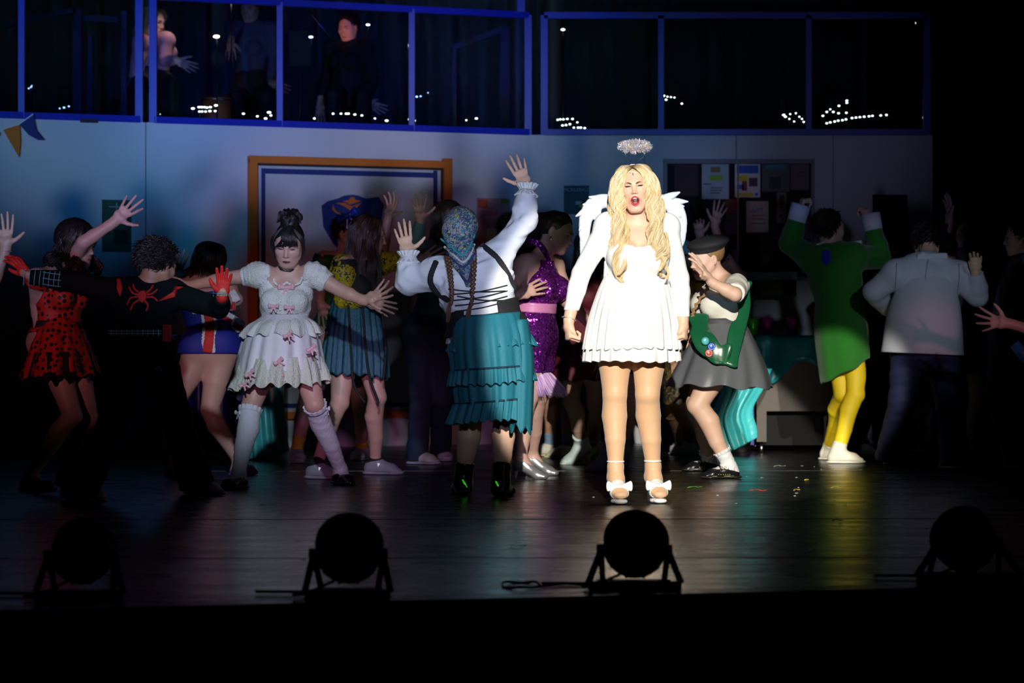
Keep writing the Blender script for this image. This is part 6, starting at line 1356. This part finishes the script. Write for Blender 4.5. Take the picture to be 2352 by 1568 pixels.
# ---------------------------------------------------------------- second row
def extra(label, d, J, face, hyaw, feet, skin=SKIN2, top_=BLACK, low=None, lowt='trousers', hair=BLKH, hairl=0, shoem=BLACK, shoek='sneaker', hl=None, hr=None, hpitch=5, g=1., sk_=None, sockm=None, h=.009, faceon=True, fem=1, arms=(), hand=.0036, slv=None, legg=1., shsole=None, heel=0., laces=None):
    P = Person(label, d, J, face=face, hyaw=hyaw, hpitch=hpitch, g=g, skin=skin, hl=hl or dict(t=(J['wrl'][0]+8, J['wrl'][1]+30)), hr=hr or dict(t=(J['wrr'][0]-8, J['wrr'][1]+30)),
        fl=dict(p=feet[0][:2], yaw=feet[0][2], heel=heel), fr=dict(p=feet[1][:2], yaw=feet[1][2], heel=heel), fem=fem, legg=legg)
    P.body(h, .0045 if faceon else .006, hand)
    if faceon: face_parts(P.C, P.M, P.hs, P.root, LIPNAT, 0, BROW, .4, .3, hp=P.headp)
    top(P, 'top', top_, .012, .05, .97, arms=arms, w=.002)
    if slv is not None: [sleeve(P, c, slv, t1=.9, t=.01) for c in 'lr']
    if low is not None:
        if lowt == 'trousers': trousers(P, low, .022)
        elif lowt == 'shorts': trousers(P, low, .02, short=.4)
        else: skirt('skirt', lowt, d, low, P.root, 160, 9, seed=int(d*7), hem=.006)
    (long_hair(P, BLKHAIR if hair is BLKH else BRNC, hair, hairl, 45, .0, .01, 3) if hairl else short_hair(P, BLKHAIR if hair is BLKH else BRNC, hair, 3, 900, .045))
    for c in 'lr':
        if sockm is not None: sock(P, c, sockm, hi=.09 if shoek != 'hightop' else .16)
        shoe(P, c, shoek, shoem, laces, shsole)
    return P
GD = mat('dark_green_dress', (.01, .10, .02), .6); GSK = mat('grey_sneaker', (.38, .40, .42), .7)
M_ = extra('person in dark green dress behind the teal tulle skirt, hand raised', 18.6, auto(800, 535, 18.6, 20, 775, ell=(745, 640, 0), wrl=(735, 690, -.1), elr=(880, 575, .0), wrr=(890, 503, -.02), knl=(700, 935, -.02), knr=(828, 935, -.02)), 20, 60,
  ((682, 1062, 10), (832, 1056, -15)), top_=GD, low=GD, lowt=[(750, 660, 830, 660, .11, .01), (735, 780, 840, 780, .2, .06), (728, 880, 850, 885, .22, .08)], shoem=GSK, shoek='sneaker', sockm=mat('yellow_sock', (.7, .45, .03), .8), hr=dict(t=(905, 458, -.02), n=(-.6, -.8, 0), tv=(1, 0, 0), sp=.3, th=1.1, curl=(.35, .35, .25)), laces=WHITE)
bow('hair_bow', at(798, 495, 18.5), V3(.9, 0, .45), V3(-.4, 0, .9), .075, mat('glossy_blue_bow', (.02, .08, .75), .2), M_.root)
N_ = extra('person in pale blue shirt and dark jeans behind the headscarf dancer', 18.3, auto(1028, 500, 18.3, 150, 990, ell=(950, 580, 0), wrl=(966, 508, -.05), elr=(1075, 640, 0), wrr=(1060, 600, .1), shl=(975, 600, 0), shr=(1070, 595, 0), hipl=(965, 775), hipr=(1012, 775), knl=(968, 910, -.03), knr=(1015, 910, 0)), 150, 190,
  ((958, 1066, 60), (1012, 1058, 20)), top_=mat('pale_blue_shirt', (.10, .24, .28), .8), arms=('l', 'r'), low=mat('dark_jeans', (.012, .03, .06), .8), hair=BRNH, hairl=.12, shoem=mat('white_black_sneaker', (.5, .52, .5), .6), shsole=mat('blueish_sole', (.4, .42, .55), .5), hl=dict(t=(962, 452, -.05), n=(0, -1, 0), tv=(1, 0, 0), sp=.25, th=1.0, curl=(.3, .35, .25)), fem=0, laces=WHITE)
MAR = mat('maroon_cloth', (.10, .004, .015), .7)
O1 = extra('person in maroon skirt and white heeled ankle boots behind the winged singer', 18.0, auto(1352, 575, 18.0, -40, 1340, ell=(1330, 680, 0), wrl=(1310, 640, -.1), knl=(1312, 920, -.08), knr=(1368, 925, -.02)), -40, -20,
  ((1336, 1066, -55), (1362, 1060, -50)), top_=MAR, low=MAR, lowt=[(1296, 730, 1372, 730, .12, .01), (1280, 800, 1392, 800, .2, .04), (1270, 872, 1400, 874, .24, .05)], shoek='boot', shoem=mat('white_ankle_boot', (.50, .60, .58), .4), shsole=mat('pale_boot_sole', (.7, .66, .5), .5), heel=.06, skin=SKIN2, laces=mat('pale_heel', (.6, .5, .2), .4), hairl=.2)
O2 = extra('person in white sneakers and blue socks behind the purple sequin dress', 19.4, auto(1180, 530, 19.4, 20, 1262, hipl=(1242, 775), hipr=(1288, 775), knl=(1262, 905, 0), knr=(1300, 905, 0)), 20, 70,
  ((1264, 1048, -70), (1306, 1052, -72)), low=BLACK, lowt='shorts', shoem=mat('cream_sneaker', (.62, .60, .48), .7), shsole=mat('cream_sole', (.70, .62, .36), .6), sockm=mat('blue_grey_sock', (.16, .26, .36), .9), skin=SKIN3, laces=WHITE)
O3 = extra('person in lavender block heeled boots hidden behind the winged singer legs', 17.3, auto(1446, 560, 17.3, 10, 1446, ell=(1420, 660, .0), elr=(1480, 660, 0), wrl=(1425, 720, -.1), wrr=(1475, 720, -.1), shl=(1410, 640), shr=(1485, 640), knl=(1428, 915), knr=(1455, 915)), 10, 0,
  ((1402, 1082, -60), (1428, 1078, -40)), low=MAR, lowt='shorts', shoek='boot', shoem=mat('lavender_glitter_boot', (.30, .30, .55), .5, bump=.6, bs=200), heel=.07, hairl=.2)
P__ = extra('person in yellow top and white peaked cap between singer and beret girl', 18.8, auto(1562, 592, 18.8, 60, 1545, shr=(1590, 660, -.1), elr=(1590, 745, -.15), wrr=(1584, 660, -.25), knl=(1540, 915), knr=(1562, 920), hipl=(1530, 790), hipr=(1565, 790)), 60, 100,
  ((1560, 1044, 70), (1606, 1042, 70)), skin=SKIN3, top_=mat('yellow_shirt', (.75, .55, .01), .7), low=print_mat('gold_leopard_cloth', [(.05, .03, .01), (.12, .08, .02), (.01, .01, .01)], 60), lowt=[(1520, 760, 1580, 760, .12, .01), (1515, 850, 1590, 850, .2, .05), (1512, 925, 1595, 925, .22, .05)], shoem=GSK, hr=dict(t=(1586, 610, -.27), tv=(-1, 0, 0)))
g_ = lambda x, y, z: P__.C+P__.M@V3(x, y, z)
cap = sobj('cap', [el(g_(0, -.005, .055), (.095, .112, .075), P__.M, .02), rc(g_(0, .06, .045), g_(0, .17, .03), .012, .008, .01, P__.M[:, 0], 6, 7)], mat('pale_cap', (.42, .50, .48), .7), P__.root, .005, [plane(g_(0, 0, .025), -P__.M[:, 2])])
mb = MB(); mb.tube([g_(.075*math.sin(a), .10+.085*math.cos(a), .034) for a in np.linspace(-1.5, 1.5, 18)], .007, 6); mb.build('yellow_trim', mat('yellow_shirt', (.75, .55, .01), .7), cap, True)
Q_ = extra('person behind the black beret, pink lit hand raised before the notice board', 20.9, auto(1650, 590, 20.9, 170, 1645, shr=(1700, 640), elr=(1668, 590, -.05), wrr=(1640, 518, -.1), ell=(1608, 600, 0), wrl=(1608, 545, 0), shl=(1625, 640)), 170, 200,
  ((1625, 1031, 180), (1668, 1030, 170)), hr=dict(t=(1662, 447, -.1), n=(0, -1, 0), tv=(-1, 0, 0), sp=.24, th=.75), hl=dict(t=(1604, 508, 0), n=(0, -1, 0), tv=(1, 0, 0), curl=(.8, .9, .6)), low=BLACK)
STR = nodes('grey_striped_shirt', .8); w_ = STR[3]('ShaderNodeTexWave'); tc_ = STR[3]('ShaderNodeTexCoord'); w_.inputs['Scale'].default_value = 1.6; w_.inputs['Distortion'].default_value = 1; r_ = ramp(STR[3], [(0, (.012, .013, .018)), (.6, (.09, .09, .14))]); STR[4](tc_.outputs['Object'], w_.inputs[0]); STR[4](w_.outputs[0], r_.inputs[0]); STR[4](r_.outputs[0], STR[2].inputs['Base Color']); STR = STR[0]
R1 = extra('person in striped sleeves behind the lab coat, both hands up', 19.2, auto(2178, 575, 19.2, 170, 2210, ell=(2160, 590, 0), wrl=(2180, 510, -.05), elr=(2215, 622, .0), wrr=(2203, 562, -.08), shl=(2140, 630), shr=(2225, 635), knr=(2245, 915)), 170, 170,
  ((2180, 1046, 170), (2230, 1048, 150)), arms=('l', 'r'), top_=STR, low=mat('dark_shorts', (.02, .018, .02), .8), lowt='shorts', skin=SKIN2, hl=dict(t=(2180, 450, -.05), n=(-.9, -.3, 0), tv=(0, -1, 0), sp=.18), hr=dict(t=(2210, 505, -.08), n=(.5, -.8, 0), tv=(1, 0, 0), curl=(.5, .5, .3)), sockm=GSK, shoem=GSK)
S_ = extra('person in dark striped shirt and jeans at the right edge', 17.8, auto(2345, 545, 17.8, -100, 2320, ell=(2300, 700, .05), wrl=(2292, 770, -.05), knl=(2290, 915, 0), knr=(2340, 915, 0)), -120, -100,
  ((2330, 1074, 90), (2352, 1060, 80)), arms=('l', 'r'), top_=STR, low=mat('dark_jeans', (.012, .03, .06), .8), shoem=mat('black_canvas', (.02, .02, .03), .7), shsole=mat('pale_blue_sole', (.35, .42, .55), .5), laces=WHITE, g=1.15, fem=0)
T1 = extra('person reaching in from the right edge, spread pink lit hand', 16.2, auto(2450, 560, 16.2, -70, 2450, ell=(2392, 765, -.1), wrl=(2318, 742, -.1), shl=(2425, 660)), -70, -80,
  ((2440, 1095, -60), (2480, 1100, -60)), hl=dict(t=(2264, 736, -.1), n=(.0, -1, .2), tv=(0, 0, 1), sp=.38, th=.9, s=1.05), low=BLACK, skin=SKIN2)
mb = MB(); mb.tube([at(2330, 790, 16.0), at(2352, 815, 16.0), at(2372, 838, 16.0)], [.03, .035, .03], 8); mb.build('blue_cuff', mat('bright_blue_cloth', (.02, .3, .7), .5), T1.root, True)
U1 = extra('person in dark clothes and fluffy pale shoes behind the green coat', 20.0, auto(2035, 560, 20.0, -160, 2035, ell=(2000, 660), elr=(2070, 660)), 160, 170,
  ((1962, 1043, 80), (2092, 1037, 75)), low=mat('dark_shorts', (.02, .018, .02), .8), shoem=mat('fluffy_pale_shoe', (.5, .42, .34), .9, bump=1., bs=120), shsole=mat('cream_sole', (.70, .62, .36), .6), skin=SKIN4)
# ---------------------------------------------------------------- musicians on the gallery
def musician(label, d, px, hy, col, skin, hair, face, top_, wr=None, hairl=0, lit=False):
    k = FPX/d; zd = ZG; J = auto(px, hy, d, face); hipy = 784+(CAMZ-(zd+.48))*k
    for c, g in (('l', -1), ('r', 1)): J['hip'+c] = (px+g*.09*k, hipy, 0); J['kn'+c] = (px+g*.13*k, hipy+.01*k, -.4)
    if wr: J.update(wr)
    P = Person(label, d, J, face=face, hyaw=face, hpitch=18, skin=skin, hl=dict(t=(J['wrl'][0], J['wrl'][1]+28)), hr=dict(t=(J['wrr'][0]+25, J['wrr'][1]+12)), fl=dict(p=(px-.13*k, 784+(CAMZ-zd)*k), d=d-.35, yaw=0), fr=dict(p=(px+.13*k, 784+(CAMZ-zd)*k), d=d-.35, yaw=0))
    for c in 'lr': pass
    P.root.location[2] = zd; BASE[P.root.name] = np.array(P.root.location)
    P.body(.009, .005, .005); face_parts(P.C, P.M, P.hs, P.root, LIPNAT, 0, BROW, .3, .3, hp=P.headp)
    top(P, 'shirt', top_, .014, .0, .97, arms=('l', 'r'), w=.003, wf=30); 
    sobj('trousers', grow(P.leg['l']+P.leg['r']+P.torso[:2], .016), BLACK, P.root, .009)
    long_hair(P, hair[0], hair[1], hairl, 50, .03, .02, 5) if hairl else short_hair(P, hair[0], hair[1], 5, 700)
    t = thing('stool', 'black stool under the '+label.split(' in ')[0].split(' with ')[0]+' '+label.split(' ', 1)[1], 'stool', (at(px, 0, d)[0], d, zd)); mb = MB(); mb.lathe(V3(at(px, 0, d)[0], d+.02, zd+.31), [(.001, 0), (.17, 0), (.17, .03), (.001, .03)], 20); mb.build('seat', BLACK, t, True)
    for a in (.8, 2.4, 4., 5.5): mb = MB(); mb.tube([V3(at(px, 0, d)[0]+.15*math.cos(a), d+.15*math.sin(a), zd), V3(at(px, 0, d)[0]+.1*math.cos(a), d+.1*math.sin(a), zd+.32)], .012, 6); mb.build('leg', BLACK, t, True)
    return P
musician('person in pink blouse with frizzy blond hair, seated on the gallery', 23.0, 352, 48, None, SKIN, (mat('frizzy_blond', (.35, .20, .08), .6), [(.45, .28, .1), (.3, .17, .06)]), 60, mat('pink_blouse', (.62, .32, .36), .5), dict(shr=(382, 92, -.1), elr=(378, 138, -.15), wrr=(405, 138, -.2)), .22)
musician('person in pale shirt beside the pink lamp, seated on the gallery', 24.2, 575, 18, None, SKIN3, (BLKHAIR, BLKH), -20, mat('pale_shirt_dim', (.08, .09, .13), .8), dict(ell=(545, 60, -.1), wrl=(530, 90, -.3)))
musician('person with glasses and dark hair, lit orange, seated on the gallery', 24.0, 800, 62, None, SKIN, (BLKHAIR, BLKH), -25, BLACK)
spot('gallery_light', at(480, -30, 22.6)+V3(0, 0, .5), at(375, 90, 22.9), 26, (1, .72, .62), 20, .7, .03)
spot('gallery_light', at(740, 130, 23.2), at(798, 62, 24), 8, (1, .30, .08), 24, .8, .02)
t = thing('drum', 'small amber lit wooden drum on the gallery deck', 'drum', (at(497, 0, 23.5)[0], 23.5, ZG)); c_ = V3(at(497, 0, 23.5)[0], 23.5, ZG); mb = MB(); mb.lathe(c_, [(.001, 0), (.12, 0), (.13, .2), (.12, .42), (.001, .42)], 24); sh_ = mb.build('shell', mat('amber_wood', (.35, .12, .03), .4), t, True)
mb = MB(); mb.ring(c_+V3(0, 0, .40), np.stack([V3(1, 0, 0), V3(0, 0, 1), V3(0, 1, 0)], 1), .125, .008); mb.build('hoop', METAL, t, True)
spot('gallery_light', at(470, 130, 23.3), at(505, 190, 23.9), 2.5, (1, .35, .1), 35, .8, .02)
t = thing('music_stand', 'black music stand with a thin silver arm in the middle gallery', 'music stand', (at(690, 0, 23.4)[0], 23.4, ZG)); mb = MB(); mb.tube([V3(at(690, 0, 23.4)[0], 23.4, ZG), at(690, 95, 23.4)], .01, 6); mb.build('pole', WIRE, t, True)
mb = MB(); mb.tube([at(714, 30, 23.3), at(763, 92, 23.3)], .007, 6); mb.build('arm', METAL, t, True); mb = MB(); mb.bar(at(665, 112, 23.4), at(715, 112, 23.4), .04, .3); mb.build('desk', BLACK, t)
